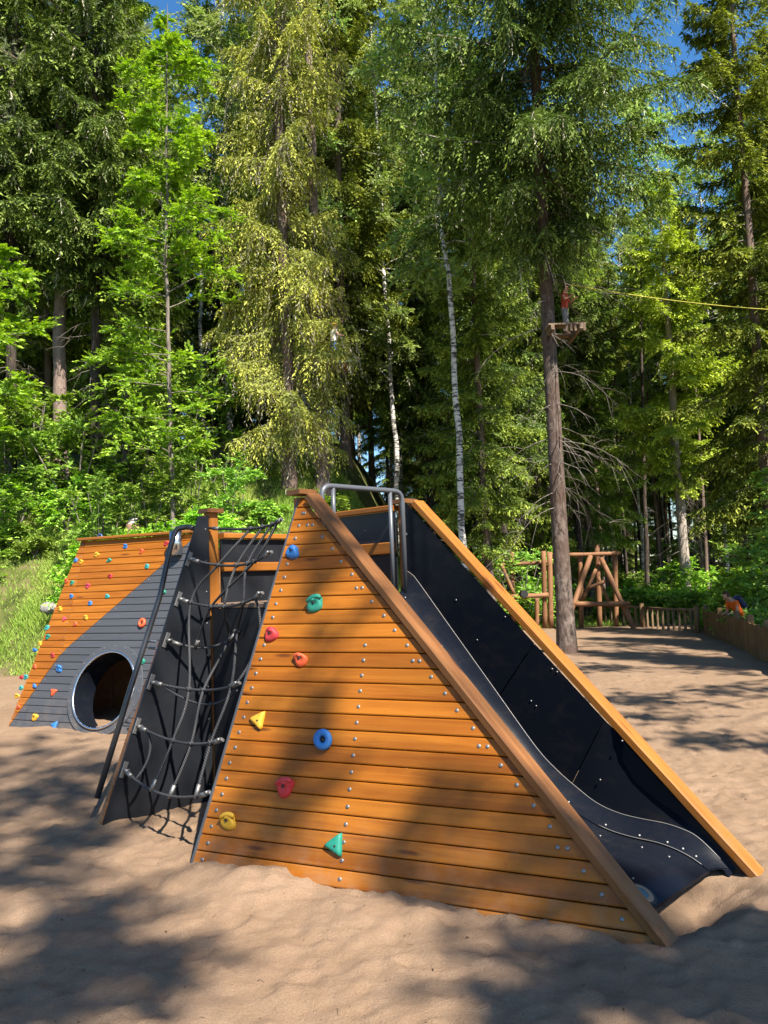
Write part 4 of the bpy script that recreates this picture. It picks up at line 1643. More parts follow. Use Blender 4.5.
plant('birch_tree', bir_a, gx(722, 33), 33, 'tall airy birch between yellow green spruce and right edge spruce', 'tree', 4.2, 0.95)
plant('birch_tree', bir_b, gx(205, 30), 30, 'birch top showing in the gap left of the weeping spruce', 'tree', 4.2, 0.95)
plant('maple_tree', map_z, gx(-24, 17.5), 17.5, 'young broad-leaved tree leaning in at the left edge above the grass', 'tree', 0.4, 1.15)
plant('maple_tree', map_y, gx(786, 15.5), 15.5, 'young leafy tree reaching in over the plank fence', 'tree', 2.4, 0.72)


# rows of spruces and birches deeper in the wood, too alike to name one by one
proto = {'a': spr_a, 'b': spr_b, 'c': spr_c, 'd': bir_a}
deep = []
for row, (Y, n, lo, hi) in enumerate(((24, 12, -90, 860), (28, 22, -110, 880), (33, 28, -130, 900), (40, 32, -150, 920), (49, 34, -160, 930), (60, 36, -160, 930))):
    for i in range(n):
        px = lo + (hi - lo) * (i + rt.uniform(0.1, 0.9)) / n
        yy = Y + rt.uniform(-2, 2.5)
        if row == 0 and (530 < px or 250 < px < 440 or 120 < px < 190 or px < 40):
            continue
        if row == 1 and (590 < px < 770 or 350 < px < 430):
            continue
        deep.append((px, yy, row))
for i in range(30):
    deep.append((rt.uniform(420, 900), rt.uniform(60, 72), 9))
first = {}
for (px, yy, row) in deep:
    right = px > 560
    kind = rt.choice('badadb' if right else 'aabccdd')
    sc = rt.uniform(0.85, 1.2)
    if kind == 'c':
        sc = rt.uniform(0.7, 1.3)
    if row == 9:
        kind, sc = 'c', rt.uniform(0.6, 0.9)
    if px > 430 and yy < 31 and kind in 'ac':
        kind = 'b'
    gap = 150 < px < 225 or 610 < px < 760
    if gap:
        sc = min(sc, (0.60 + 0.012 * (yy - 24)) if not right else (0.68 + 0.012 * (yy - 24)))
    lab = {'a': 'green boughed spruce in the dense wood behind the others', 'b': 'bare stemmed dark spruce deep in the wood', 'c': 'low conical spruce filling the wood behind', 'd': 'light leaved birch mixed among the spruces of the wood'}[kind]
    grp = {'a': 'boughed spruces filling the wood', 'b': 'bare stemmed spruces filling the wood', 'c': 'young conical spruces filling the wood', 'd': 'birches mixed into the wood'}[kind]
    x = gx(px, yy)
    if kind not in first:
        first[kind] = plant('birch_tree' if kind == 'd' else 'spruce_tree', proto[kind], x, yy, lab, 'tree', rt.uniform(0, 6), sc, grp)
    else:
        o = copy_thing(first[kind])
        o.location = (x, yy, float(gz(x, yy)))
        o.rotation_euler = (0, 0, rt.uniform(0, 6.28))
        o.scale = (sc, sc, sc)

# thin bare poles of dead and young trees on the right
pole_m = spruce(51, 15, 10.5, 1.0, 0.075, L_SPRUCE, M_BARK_DARK, 0.3, 0.7, 0.2, 46, ll=0.1)
pole_l = spruce(52, 15, 11, 0.9, 0.07, L_SPRUCE, M_BARK, 0.3, 0.7, 0.2, 40, ll=0.1)
fp = {}
for i in range(34):
    px = rt.uniform(578, 800) if i < 27 else rt.uniform(430, 560)
    yy = rt.uniform(27, 44)
    kind = rt.choice('ml')
    x = gx(px, yy)
    if kind not in fp:
        fp[kind] = plant('young_spruce', pole_m if kind == 'm' else pole_l, x, yy,
                         'thin bare dark stem standing in the shady wood' if kind == 'm' else 'thin bare pale stem standing in the shady wood', 'tree', 0, 1,
                         'thin bare stems in the shady wood')
    else:
        o = copy_thing(fp[kind])
        s = rt.uniform(0.8, 1.15)
        o.location = (x, yy, float(gz(x, yy)))
        o.rotation_euler = (rt.uniform(-.03, .03), rt.uniform(-.03, .03), rt.uniform(0, 6.28))
        o.scale = (s, s, s)

# shrubs on the bank and under the trees
fs = {}


def shrub(kind, px, Y, sc, x=None):
    m = {'a': shr_a, 'b': shr_b, 'c': shr_c}[kind]
    if x is None:
        x = gx(px, Y)
    side = 'bank' if px < 400 else 'fence'
    key = (kind, side)
    lab = {('a', 'bank'): 'tall leafy bush on the bank behind the play structures', ('b', 'bank'): 'bright green low bush on the grassy bank',
           ('c', 'bank'): 'broad-leaved ground plant on the bank', ('a', 'fence'): 'tall leafy bush under the trees beyond the fence',
           ('b', 'fence'): 'bright green low bush beyond the fence', ('c', 'fence'): 'broad-leaved ground plant beyond the fence'}[key]
    if kind not in fs:
        fs[kind] = plant('shrub' if kind != 'c' else 'leafy_plant', m, x, Y, lab, 'shrub' if kind != 'c' else 'plant', rt.uniform(0, 6), sc)
        o = fs[kind]
    else:
        o = copy_thing(fs[kind], lab)
        o.location = (x, Y, float(gz(x, Y)))
        o.rotation_euler = (0, 0, rt.uniform(0, 6.28))
        o.scale = (sc, sc, sc * rt.uniform(0.85, 1.15))
    o['label'] = lab
    o['group'] = {'a': 'tall bushes ', 'b': 'bright low bushes ', 'c': 'ground plants '}[kind] + ('on the bank' if side == 'bank' else 'beyond the fence')


for (k, px, Y, sc) in (('a', 6, 20.5, 1.1), ('a', 42, 20.5, 1.0), ('a', 100, 18.0, 0.95), ('a', 150, 18.4, 0.95), ('a', 195, 18.6, 0.9), ('a', 232, 18.2, 0.8), 
                       ('a', -35, 18, 1.2), ('b', 82, 17.2, 0.9), ('b', 112, 17.0, 1.1), ('b', 140, 16.9, 1.0), ('b', 165, 17.1, 1.0), ('b', 185, 16.8, 0.9), ('b', 66, 19.4, 1.0),
                       ('b', 20, 19.8, 1.1), ('b', 215, 17.3, 1.0), ('c', 262, 18.4, 0.8), ('c', 330, 19.5, 0.8),
                        ('a', 135, 20.5, 1.3), ('a', 75, 20, 1.3), ('a', 180, 21, 1.3), ('a', 215, 21.5, 1.3), ('a', 30, 21, 1.5),
                       ('c', 88, 16.4, 0.8), ('c', 130, 16.1, 0.9), ('c', 10, 18.9, 0.8), ('c', 35, 18.6, 0.7),
                       ('a', 445, 22, 1.1), ('a', 485, 23, 1.2), ('a', 520, 24.5, 1.1), ('b', 535, 25.5, 1.3), ('b', 505, 25, 1.2), ('b', 470, 24, 1.2),
                       ('a', 560, 28, 1.0), ('a', 590, 30, 0.8), ('b', 620, 28, 1.0), ('a', 640, 31, 0.7), ('b', 655, 27, 0.8), ('b', 672, 30, 1.0), ('b', 700, 26, 1.4),
                       ('b', 712, 30, 1.2), ('b', 735, 23, 1.0), ('a', 755, 22, 0.9), ('b', 760, 19.5, 1.3), ('a', 778, 19, 1.3), ('b', 748, 26, 1.4), ('a', 690, 34, 1.5),
                       ('c', 725, 20.5, 1.2), ('c', 745, 18.5, 1.2), ('c', 760, 17.2, 1.0), ('c', 612, 25.6, 1.1), ('c', 640, 26, 1.2), ('c', 668, 25.2, 1.2), ('c', 690, 24, 1.2),
                       ('b', 600, 37, 1.3), ('a', 640, 39, 0.9), ('b', 680, 40, 1.4), ('a', 720, 38, 0.9), ('b', 760, 36, 1.4), ('a', 540, 36, 1.1)):
    shrub(k, px, Y, sc)


# ------------------------------------------------------------------ grass on the bank
def grass(name, n, fx, lab):
    r = np.random.default_rng(77)
    x, y = fx(r, n)
    keep = forest_mask(x, y) > r.uniform(0.25, 0.9, len(x))
    x, y = x[keep], y[keep]
    cl = smooth_noise(x * 1.7, y * 1.7, 31)
    k2 = cl + r.uniform(-0.3, 0.3, len(x)) > 0.32
    x, y, cl = x[k2], y[k2], cl[k2]
    z = gz(x, y) - 0.02
    d = unit(np.stack([r.normal(size=len(x)) * 0.45, r.normal(size=len(x)) * 0.45, np.ones(len(x))], -1))
    V = leaf_quads(np.stack([x, y, z], -1), d, r.uniform(0.07, 0.20, len(x)) * (0.5 + cl), r.uniform(0.012, 0.024, len(x)), r)
    tn = np.repeat(np.clip(r.uniform(0, 1, len(x)) * 0.6 + smooth_noise(x * .6, y * .6, 33) * 0.5, 0, 1), 4)
    tip = np.repeat(np.clip(smooth_noise(x * 0.9, y * 0.9, 35) * 1.6 - 0.7 + r.uniform(-.2, .2, len(x)), 0, 1), 4)
    me = quick(name, [(V, None, tn, tip, 0)], [L_GRASS])
    return tag(link(name, me), lab, 'grass', None, 'stuff')


grass('bank_grass', 230000, lambda r, n: (r.uniform(-11.5, 0.5, n), r.uniform(14, 23, n)), 'sunlit yellow green grass covering the bank')
grass('fence_grass', 50000, lambda r, n: (r.uniform(4, 12, n), r.uniform(13, 30, n)), 'bright grass growing beyond the fence')

# boulder and stump on the bank


def rock(name, c, s, seed, mats, label, cat):
    bm = bmesh.new()
    bmesh.ops.create_icosphere(bm, subdivisions=4, radius=1)
    r = np.random.default_rng(seed)
    off = r.uniform(0, 50, 3)
    for v in bm.verts:
        p = np.array(v.co)
        n = float(smooth_noise(np.array([p[0] * 1.6 + off[0] + p[2]]), np.array([p[1] * 1.6 + off[1] - p[2] * .7]), 3)[0])
        n2 = float(smooth_noise(np.array([p[0] * 4 + off[0]]), np.array([p[1] * 4 + p[2] * 3]), 4)[0])
        k = 0.72 + 0.4 * n + 0.14 * n2
        v.co = Vector((p[0] * k * s[0], p[1] * k * s[1], p[2] * k * s[2]))
    me = bpy.data.meshes.new(name)
    bm.to_mesh(me)
    bm.free()
    me.polygons.foreach_set('use_smooth', np.ones(len(me.polygons), bool))
    me.materials.append(mats)
    o = link(name, me)
    o.location = c
    return tag(o, label, cat)


def stone_mat():
    t = NT('grey_boulder')
    tc = t.new('TexCoord').outputs['Object']
    n = t.noise(tc, 6, 6, 0.7)
    t.bump(n, 0.6, 0.05)
    return t.base(t.ramp(n, [(0.3, (0.10, 0.09, 0.085)), (0.7, (0.30, 0.28, 0.26))]), 0.9)


p = on_y(50, 597, 17.2)
rock('boulder', (p[0], 17.2, float(gz(p[0], 17.2)) + 0.03), (0.22, 0.19, 0.17), 4, stone_mat(), 'rounded grey boulder on the grassy bank left of the tunnel climber', 'rock')
t_ = thing('birch_stump', 'short birch stump with white top behind the tunnel climber', 'tree stump', (0, 0, 0))
p = on_y(134, 531, 18.3)
t_.location = (p[0], 18.3, max(p[2] - 0.45, float(gz(p[0], 18.3))))
mb = MB()
mb.tube([(0, 0, -0.8), (0, 0, 0.2), (0.01, 0, 0.52), (0.02, 0, 0.60)], [0.27, 0.22, 0.20, 0.19], 16)
mb.build('stump_body', bark('stump_bark', (0.12, 0.055, 0.035), (0.34, 0.22, 0.16)), t_)
mb = MB()
mb.tube([(0.0, 0, 0.60), (-0.04, 0, 0.68), (-0.08, 0, 0.74)], [0.18, 0.16, 0.05], 14)
mb.build('pale_top', M_BIRCH, t_)

# ------------------------------------------------------------------ log climbing frame
YL = 23.0
lf = thing('log_climbing_frame', 'peeled log climbing frame with leaning tripod logs at the far end of the sand', 'climbing frame', (gx(595, YL), YL, 0.0))
lo_ = np.array(lf.location)


def log(a, b, r, ya=YL, yb=None, mat=M_LOG, nm='log'):
    yb = ya if yb is None else yb
    p, q = on_y(*a, ya) - lo_, on_y(*b, yb) - lo_
    mb = MB()
    n = 6
    mb.tube([p + (q - p) * i / n for i in range(n + 1)], [r * (0.84 + 0.07 * math.sin(i * 2.1 + a[0])) for i in range(n + 1)], 12)
    return mb.build(nm, mat, lf)


for (a, b, r, ya, yb) in (((601, 558), (636, 633), 0.085, YL + 0.1, YL - 0.8), ((590.5, 556), (571, 612), 0.085, YL + 0.1, YL - 0.8), ((570, 604), (630, 604), 0.085, YL - 0.70, YL - 0.70),
                          ((580, 553), (581.5, 628), 0.085, YL + 0.3, YL + 0.3), ((597, 545), (600, 628), 0.095, YL + 0.5, YL + 0.5), ((615, 551), (616.5, 628), 0.085, YL + 0.3, YL + 0.3),
                          ((543.5, 551), (545, 628), 0.085, YL, YL), ((549.5, 552), (551, 628), 0.10, YL + 0.5, YL + 0.5), ((565, 555), (620, 553.5), 0.07, YL + 0.15, YL + 0.15),
                          ((511, 597), (548, 595), 0.085, YL - 0.2, YL - 0.1), ((596, 569), (583, 600), 0.06, YL + 0.1, YL + 0.1), ((588, 588), (606, 581), 0.06, YL, YL), ((598, 577), (609, 602), 0.06, YL + 0.1, YL),
                          ((512, 552), (513, 622), 0.08, YL + 0.4, YL + 0.4), ((484, 550), (485, 622), 0.08, YL + 0.4, YL + 0.4), ((484, 566), (547, 562), 0.065, YL + 0.3, YL + 0.3), ((537, 598), (537, 626), 0.075, YL - .2, YL - .2),
                          ((502, 566), (514, 594), 0.06, YL, YL)):
    log(a, b, r, ya, yb)
p = on_y(524, 594, YL - 0.45) - lo_
mb = MB()
mb.tube([p + np.array((0, 0.25, 0)), p + np.array((0, -0.02, 0)), p + np.array((0, -0.1, 0))], [0.11, 0.11, 0.105], 14)
mb.build('rubber_buffer', M_BLACK, lf)

# ------------------------------------------------------------------ fences
fa = [on_z(600, 624.5), on_z(643, 627), on_z(698, 633)]
fa = [np.array((q[0], q[1], 0)) for q in fa]
fen = thing('pole_fence', 'low pole fence with thin uprights at the far end of the sand', 'fence', tuple(fa[2]))
o_ = fa[2]


def gpt(q, h):
    return np.array((q[0], q[1], float(gz(q[0], q[1])) + h)) - o_


for (a, b) in ((fa[0], fa[1]), (fa[1], fa[2])):
    mb = MB()
    mb.tube([gpt(a, 0.56), gpt((a + b) / 2, 0.55), gpt(b, 0.57)], 0.035, 8)
    mb.build('rail', M_RAILFENCE, fen)
    L = np.linalg.norm(b - a)
    n = int(L / 0.27)
    for i in range(1, n):
        q = a + (b - a) * (i / n)
        mb = MB()
        mb.beam(gpt(q, -0.1), gpt(q, 0.535), (1, 0.2, 0), 0.06, 0.05, 0.008)
        mb.build('upright', M_RAILFENCE, fen)
for q in fa:
    mb = MB()
    mb.tube([gpt(q, -0.2), gpt(q, 0.66), gpt(q, 0.68)], [0.07, 0.068, 0.05], 12)
    mb.build('post', M_FENCE, fen)
fb = [fa[2] + np.array((0.1, -0.15, 0)), np.array((*on_z(735, 645.5)[:2], 0)), np.array((*on_z(766, 662)[:2], 0)), np.array((5.35, 9.4, 0))]
fen2 = thing('plank_fence', 'weathered brown plank fence along the right side of the sand', 'fence', tuple(fb[2]))
o_ = fb[2]
for (a, b) in zip(fb[:-1], fb[1:]):
    d = nrm(b - a)
    L = np.linalg.norm(b - a)
    side = np.array((-d[1], d[0], 0))
    n = int(L / 0.145)
    mb = MB()
    for i in range(n):
        q = a + d * (i + 0.5) * L / n
        h = 0.60 + rng.uniform(-0.035, 0.03)
        mb.beam(gpt(q + side * rng.uniform(-.008, .008), -0.12), gpt(q, h), d, L / n - 0.014, 0.026, 0.005)
    mb.build('board_panel', M_FENCE, fen2)
    mb = MB()
    mb.beam(gpt(a + side * 0.04, 0.42), gpt(b + side * 0.04, 0.42), side, 0.05, 0.07, 0.006)
    mb.build('back_rail', M_FENCE, fen2)
    n = max(1, int(round(L / 1.7)))
    for i in range(n):
        q = a + (b - a) * i / n - side * -0.07
        mb = MB()
        mb.tube([gpt(q, -0.2), gpt(q, 0.69), gpt(q, 0.71)], [0.062, 0.06, 0.045], 12)
        mb.build('post', M_FENCE, fen2)

# ------------------------------------------------------------------ people and the ropes course


def cloth(name, c):
    t = NT(name)
    tc = t.new('TexCoord').outputs['Object']
    n = t.noise(tc, 14, 4)
    t.bump(n, 0.4, 0.02)
    return t.base(t.mix(n, [x * 0.8 for x in c], c), 0.85, 0, 0.2)


M_SKIN = cloth('skin', (0.50, 0.27, 0.18))
M_HAIR = cloth('brown_hair', (0.07, 0.035, 0.018))
M_ORANGE = cloth('orange_shirt', (0.72, 0.13, 0.015))
M_NAVY = cloth('navy_fabric', (0.02, 0.03, 0.08))
M_WHITE = cloth('white_shirt', (0.72, 0.70, 0.68))
M_BLUE = cloth('blue_shorts', (0.05, 0.14, 0.42))
M_RED = cloth('red_shirt', (0.38, 0.06, 0.03))
M_YELLOW = plastic('yellow_helmet', (0.75, 0.42, 0.02), 0.35)
M_GREYC = cloth('grey_trousers', (0.18, 0.17, 0.17))


def skin_body(name, joints, edges, mats, pick, parent):
    """one continuous skinned figure; pick(face centre) -> material index"""
    me = bpy.data.meshes.new(name)
    me.from_pydata([j[:3] for j in joints], edges, [])
    o = link(name, me, parent)
    bm = bmesh.new()
    bm.from_mesh(me)
    ly = bm.verts.layers.skin.verify()
    bm.verts.ensure_lookup_table()
    for v, j in zip(bm.verts, joints):
        rr = j[3]
        v[ly].radius = (rr, rr) if not hasattr(rr, '__len__') else rr
        v[ly].use_root = v.index == 0
    bm.to_mesh(me)
    bm.free()
    o.modifiers.new('skin', 'SKIN').use_smooth_shade = True
    sb = o.modifiers.new('smooth', 'SUBSURF')
    sb.levels = sb.render_levels = 2
    dg = bpy.context.evaluated_depsgraph_get()
    me2 = bpy.data.meshes.new_from_object(o.evaluated_get(dg))
    o.modifiers.clear()
    o.data = me2
    me2.materials.clear()
    for m in mats:
        me2.materials.append(m)
    for p in me2.polygons:
        p.material_index = pick(p.center)
        p.use_smooth = True
    return o


def blob(name, c, s, mat, parent, cut=None):
    bm = bmesh.new()
    bmesh.ops.create_uvsphere(bm, u_segments=20, v_segments=14, radius=1)
    if cut is not None:
        bmesh.ops.delete(bm, geom=[f for f in bm.faces if cut(f.calc_center_median())], context='FACES')
    for v in bm.verts:
        v.co = Vector((v.co.x * s[0], v.co.y * s[1], v.co.z * s[2]))
    me = bpy.data.meshes.new(name)
    bm.to_mesh(me)
    bm.free()
    me.polygons.foreach_set('use_smooth', np.ones(len(me.polygons), bool))
    me.materials.append(mat)
    o = link(name, me, parent)
    o.location = c
    return o


def figure(name, label, loc, rz, H, lean, arms, mats, pick, hat=None, pack=False):
    """standing figure facing +Y before rotation; lean tips the trunk forward"""
    t = thing(name, label, 'person', loc, rz)
    s = H / 1.7
    cl, sl = math.cos(lean), math.sin(lean)

    def up(x, y, z):            # point on the leaning trunk, z above the hips
        return (x * s, (y * cl + z * sl) * s, (0.92 + z * cl - y * sl) * s)
    J = [(*up(0, 0, 0), .125 * s), (*up(0, 0.01, 0.22), .115 * s), (*up(0, 0.0, 0.42), .135 * s), (*up(0, 0.0, 0.54), .06 * s), (*up(0, 0.03, 0.62), .075 * s), (*up(0, 0.04, 0.70), .098 * s), (*up(0, 0.02, 0.78), .07 * s)]
    E = [(0, 1), (1, 2), (2, 3), (3, 4), (4, 5), (5, 6)]
    for sg in (-1, 1):
        b = len(J)
        J += [(sg * 0.10 * s, 0, 0.84 * s, .088 * s), (sg * 0.11 * s, 0.03 * s, 0.47 * s, .058 * s), (sg * 0.11 * s, -0.01 * s, 0.10 * s, .042 * s), (sg * 0.12 * s, 0.12 * s, 0.04 * s, .04 * s)]
        E += [(0, b), (b, b + 1), (b + 1, b + 2), (b + 2, b + 3)]
        b = len(J)
        sh = up(sg * 0.18, 0, 0.46)
        el, wr = arms(sg)
        J += [(*sh, .055 * s), (el[0] * s, el[1] * s, el[2] * s, .042 * s), (wr[0] * s, wr[1] * s, wr[2] * s, .03 * s),
              (wr[0] * s * 0.95, (wr[1] + 0.09) * s, (wr[2] - 0.01) * s, .026 * s)]
        E += [(2, b), (b, b + 1), (b + 1, b + 2), (b + 2, b + 3)]
    skin_body('body', J, E, mats, pick(s, up), t)
    hc = Vector(up(0, 0.035, 0.71))
    blob('hair', hc + Vector((0, -0.012 * s, 0.02 * s)), (0.092 * s, 0.112 * s, 0.125 * s), M_HAIR, t, lambda c: c.y > 0.42 and c.z < 0.45 or c.z < -0.5)
    if hat:
        blob('helmet', hc + Vector((0, 0, 0.03 * s)), (0.115 * s, 0.135 * s, 0.12 * s), hat, t, lambda c: c.z < 0.05)
    for sg in (-1, 1):
        blob('eye', Vector(up(sg * 0.035, 0.128, 0.70)), (0.012 * s, 0.008 * s, 0.010 * s), M_BLACK, t)
    blob('nose', Vector(up(0, 0.135, 0.675)), (0.014 * s, 0.02 * s, 0.02 * s), M_SKIN, t)
    if pack:
        pk = MB()
        a, b = np.array(up(0, -0.19, 0.05)), np.array(up(0, -0.19, 0.44))
        pk.beam(a, b, (1, 0, 0), 0.26 * s, 0.17 * s, 0.05 * s)
        pk.build('backpack', M_NAVY, t)
    return t


def pick_std(top, zsh):
    def mk(s, up):
        hip = 0.90 * s
        sh = Vector(up(0, 0, 0.50))
        axis = (Vector(up(0, 0, 1)) - Vector(up(0, 0, 0))).normalized()
        h0 = Vector(up(0, 0, 0))

        def f(c):
            a = (c - h0).dot(axis)
            if a > 0.50 * s:
                return 0
            if a > -0.02 * s and c.z > hip * 0.92:
                far = ((c - h0) - axis * a).length
                return 1 if far < 0.235 * s else 0
            return 2 if c.z > zsh * s else 0
        return f
    return mk


# child in orange leaning on the plank fence
a, b = fb[0], fb[1]
q = a + (b - a) * 0.62
dd = nrm(b - a)
sd = np.array((-dd[1], dd[0], 0))
sd = sd if sd[0] > 0 else -sd
pos = on_y(741, 610, 17.3)
fz = float(gz(pos[0], pos[1]))
hgt = 1.30
rz = math.atan2(-(-sd[0]), -sd[1])
arm = lambda sg: ((sg * 0.20, 0.30, 0.98), (sg * 0.10, 0.52, 0.92))
pz = -0.10
rz = 1.57 + 0.3
figure('person', 'child in orange shirt with dark backpack leaning over the plank fence', (pos[0], pos[1], pz), rz, hgt, 0.72, arm, [M_SKIN, M_ORANGE, M_GREYC], pick_std(0, 0.1), None, True)
mb = MB()

# platform and climber in the pine behind the pyramid
pp_ = on_y(337, 366, 20.0)
pl = thing('tree_platform', 'pale green plank platform high in the pine behind the pyramid', 'platform', tuple(pp_))
mb = MB()
for i in range(6):
    mb.beam((-0.42, -0.35 + i * 0.14, 0), (0.42, -0.35 + i * 0.14, 0), (0, 1, 0), 0.13, 0.035, 0.004)
mb.build('deck', wood('pale_green_board', (0.34, 0.42, 0.30), (0.22, 0.28, 0.20), (0.1, 0.1, 0.08), 0.7), pl)
mb = MB()
for s_ in (-0.22, 0.22):
    mb.beam((s_, -0.42, -0.065), (s_, 0.42, -0.065), (1, 0, 0), 0.08, 0.09, 0.006)
mb.build('beam', M_LOG, pl)
figure('person', 'climber in white shirt and blue shorts with yellow helmet on the high platform', (pp_[0] - 0.08, pp_[1] - 0.1, pp_[2] + 0.02), -0.9, 1.08, 0.1,
       lambda sg: ((sg * 0.26, 0.10, 1.15), (sg * 0.18, 0.34, 1.22)), [M_SKIN, M_WHITE, M_BLUE], pick_std(0, 0.55), M_YELLOW)

# platform on the big spruce, climber in red and the yellow line
tz = 6.15
tx = bx - 0.012 * tz
p2 = on_y(561, 331, by)
by_ = by
pl2 = thing('tree_platform', 'dark plank platform round the big bare spruce trunk', 'platform', (p2[0], by, p2[2]))
mb = MB()
for i in range(7):
    if i == 3:
        continue
    y0 = -0.42 + i * 0.14
    if abs(y0) < 0.25:
        mb.beam((-0.36, y0, 0), (-0.27, y0, 0), (0, 1, 0), 0.13, 0.035, 0.004)
        mb.beam((0.27, y0, 0), (0.40, y0, 0), (0, 1, 0), 0.13, 0.035, 0.004)
    else:
        mb.beam((-0.36, y0, 0), (0.40, y0, 0), (0, 1, 0), 0.13, 0.035, 0.004)
mb.build('deck', M_DECK, pl2)
mb = MB()
for s_ in (-0.29, 0.29):
    mb.beam((s_, -0.55, -0.075), (s_, 0.55, -0.075), (1, 0, 0), 0.07, 0.11, 0.006)
for i in range(5):
    mb.beam((0.0 + 0.09 * i, -0.50, -0.02), (0.0 + 0.09 * i, -0.50, -0.16), (1, 0, 0), 0.05, 0.03, 0.004)
mb.build('beam', M_DECK, pl2)
figure('person', 'climber in red shirt standing on the platform beside the big spruce trunk', (p2[0] + 0.17, by + 0.30, p2[2] + 0.02), -2.2, 1.05, 0.1,
       lambda sg: ((sg * 0.24, 0.12, 1.15), (sg * 0.15, 0.36, 1.25)), [M_SKIN, M_RED, M_GREYC], pick_std(0, 0.15), None)
a, b = on_y(566, 284, by + 0.05), on_y(800, 311, 19.5)
mb = MB()
M_LINE = cloth('yellow_rope', (0.40, 0.36, 0.06))
mb.tube(bez(a, b, (0, 0, -0.10), 24), 0.010, 6)
tag(mb.build('safety_line', M_LINE), 'yellow rope stretched from the big spruce towards the right edge', 'rope')

# ------------------------------------------------------------------ twigs, cones and chips lying on the sand
r = np.random.default_rng(9)
n = 1500
x, y = r.uniform(-4.5, 7, n), 2.4 + 10 * r.uniform(0, 1, n) ** 1.4
pl_ = [pyr, tun]
dg = bpy.context.evaluated_depsgraph_get()
gr = bpy.data.objects['ground']
gr_e = gr.evaluated_get(dg)
V = []
for i in range(n):
    ok, loc, nor, _ = gr_e.ray_cast(Vector((x[i], y[i], 8)), Vector((0, 0, -1)))
    if not ok:
        continue
    L = r.uniform(0.004, 0.014) if i > 560 else r.uniform(0.02, 0.05) if i > 50 else r.uniform(0.04, 0.10)
    w = L * r.uniform(0.25, 0.6) if i > 560 else (0.0018 if i > 50 else 0.006)
    a = r.uniform(0, 6.28)
    d = np.array((math.cos(a), math.sin(a), 0)) * L / 2
    s_ = np.array((-math.sin(a), math.cos(a), 0)) * w / 2
    c = np.array(loc) + np.array((0, 0, 0.002))
    u = np.array((0, 0, w * 0.8))
    V += [c - d - s_, c + d - s_, c + d * .9 + u, c - d * .9 + u, c + d + s_, c - d + s_, c - d * .9 + u, c + d * .9 + u]
me = quick('litter', [(np.array(V), None, None, None, 0)], [bark('litter_bark', (0.05, 0.03, 0.02), (0.14, 0.09, 0.055))])
tag(link('litter', me), 'small twigs and bark chips lying on the sand', 'litter', None, 'stuff')

# ------------------------------------------------------------------ tall trees behind the camera with leaf clumps placed to shade chosen spots


def shade_tree(name, label, base, H, r0, targets, leaf, barkm, seed):
    """targets: (point, height of the clump above it, radius, leaves)"""
    r = np.random.default_rng(seed)
    t = thing(name, label, 'tree', (base[0], base[1], 0.0))
    b0 = np.array([base[0], base[1], 0.0])
    (TV, TF), tp = trunk_parts(r, H, r0, 0.0)
    parts = []
    sdir = np.array(SUN)
    for (T, h, rad, n) in targets:
        c = np.asarray(T, float) + sdir * (h / sdir[2]) - b0
        z0 = max(2.5, min(H - 0.5, c[2] - 0.8))
        a = on_trunk(tp, np.array([z0]))[0]
        m = (a + c) / 2 + np.array([0, 0, 0.5])
        q = np.linspace(0, 1, 9)[:, None]
        pts = a * (1 - q) ** 2 + 2 * m * q * (1 - q) + c * q * q
        V, Fq = tubes_np(pts[None], (0.05 * (1.05 - q[:, 0]))[None], 5)
        parts.append((V, Fq, None, None, 0))
        nt = max(3, n // 10)
        base_ = c + r.normal(size=(nt, 3)) * rad * np.array([0.55, 0.55, 0.35])
        d = rand_dirs(r, nt)
        tl = np.full(nt, max(0.25, rad * 0.5))
        tw = np.stack([c + (base_ - c) * 0.2, base_, base_ + d * tl[:, None]], 1)
        V, Fq = tubes_np(tw, np.full((nt, 3), 0.006), 3)
        parts.append((V, Fq, None, None, 0))
        V, tn, tpp = twig_leaves(base_, d, tl, np.full(nt, 0.3), 10, np.full(nt, 0.11), np.full(nt, 0.07), r, 1.0, 0.3)
        parts.append((V, None, tn, tpp, 1))
    link('trunk', quick('trunk', [(TV, TF, None, None, 0)], [barkm]), t)
    link('crown', quick('crown', parts, [barkm, leaf]), t)
    return t


def gp(px, py):
    return on_z(px, py, 0.0)


def ap(px, py):
    q = hit(px, py, N_A, N_A @ np.array([0, 0, ZT]))
    return LW(q[0], q[1], q[2])


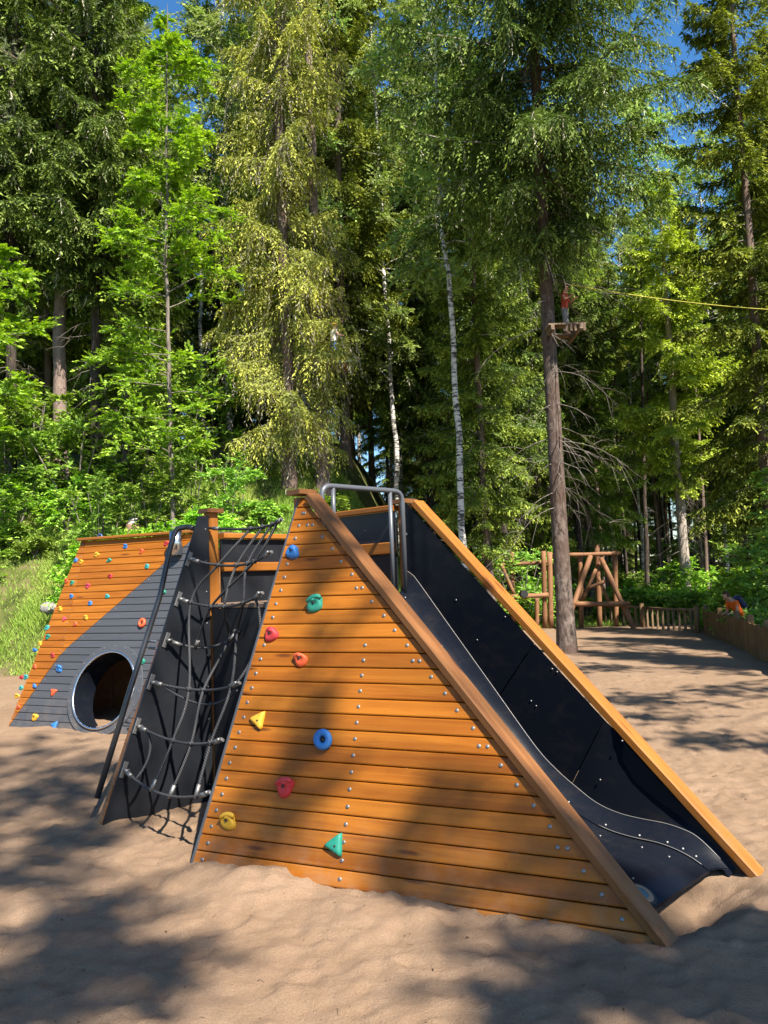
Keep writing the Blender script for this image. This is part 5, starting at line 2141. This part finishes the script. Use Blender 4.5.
T1 = [(gp(50, 800), 15, 0.75, 900), (gp(20, 860), 14, 0.6, 700), (gp(90, 770), 16, 0.5, 420), (gp(20, 760), 16, 0.9, 700), (gp(110, 965), 13, 0.32, 420), (gp(30, 990), 13, 0.4, 500),
      (gp(120, 905), 14, 0.15, 90), (gp(60, 930), 14, 0.35, 330), (gp(165, 960), 13, 0.14, 70), (gp(90, 835), 14, 0.3, 220)]
T2 = [(gp(620, 970), 13, 0.38, 560), (gp(720, 925), 14, 0.40, 560), (gp(730, 1000), 13, 0.35, 460), (gp(560, 1010), 13, 0.25, 300), (gp(545, 965), 13, 0.2, 200), (gp(470, 1000), 13, 0.14, 90),
      (ap(300, 735), 13, 0.12, 80), (ap(282, 790), 13, 0.16, 140), (ap(255, 845), 13, 0.10, 50), (ap(575, 885), 13, 0.18, 80), (ap(400, 850), 13, 0.2, 70), (ap(325, 650), 13, 0.09, 40),
      (ap(318, 530), 13, 0.12, 80), (ap(335, 575), 13, 0.10, 44), (ap(490, 865), 13, 0.2, 70), (ap(630, 915), 12, 0.18, 80), (ap(430, 800), 13, 0.12, 20)]
T3 = [(gp(640, 700), 11, 0.60, 714), (gp(735, 690), 11, 0.55, 420), (gp(600, 668), 11, 0.60, 646), (gp(700, 738), 10, 0.35, 260), (gp(670, 655), 11, 0.84, 850),
      (gp(745, 668), 10, 0.72, 714), (gp(620, 645), 11, 0.96, 850), (gp(760, 745), 10, 0.36, 340), (gp(690, 640), 11, 0.84, 680), (gp(655, 718), 10, 0.36, 255)]
shade_tree('birch_tree', 'birch beyond the plank fence whose boughs shade the far sand', (11.5, 4.6), 15, 0.15, T3, L_BIRCH, M_BIRCH, 73)
G2 = 'shade trees behind the photographer'
shade_tree('birch_tree', 'tall birch standing behind the sand on the near side, its boughs shading the left foreground', (3.5, -7.5), 17, 0.16, T1, L_BIRCH, M_BIRCH, 71)
shade_tree('birch_tree', 'tall birch standing behind the sand on the near side, its boughs shading the climbing wall', (7.5, -5.5), 17, 0.17, T2, L_BIRCH, M_BIRCH, 72)
# spruces outside the right edge that lay long streaks of shade over the far sand
for (x, y, s_, m) in ((12.5, 3.5, 0.85, spr_b), (11.2, 7.2, 0.7, pole_m), (14.0, 6.0, 0.9, spr_b), (12.2, 9.6, 0.75, spr_c), (14.5, 9.5, 0.95, spr_b), (16.0, 2.0, 0.95, spr_b)):
    plant('spruce_tree', m, x, y, 'spruce beyond the plank fence whose shade streaks the far sand', 'tree', rt.uniform(0, 6), s_, 'spruces beyond the plank fence')
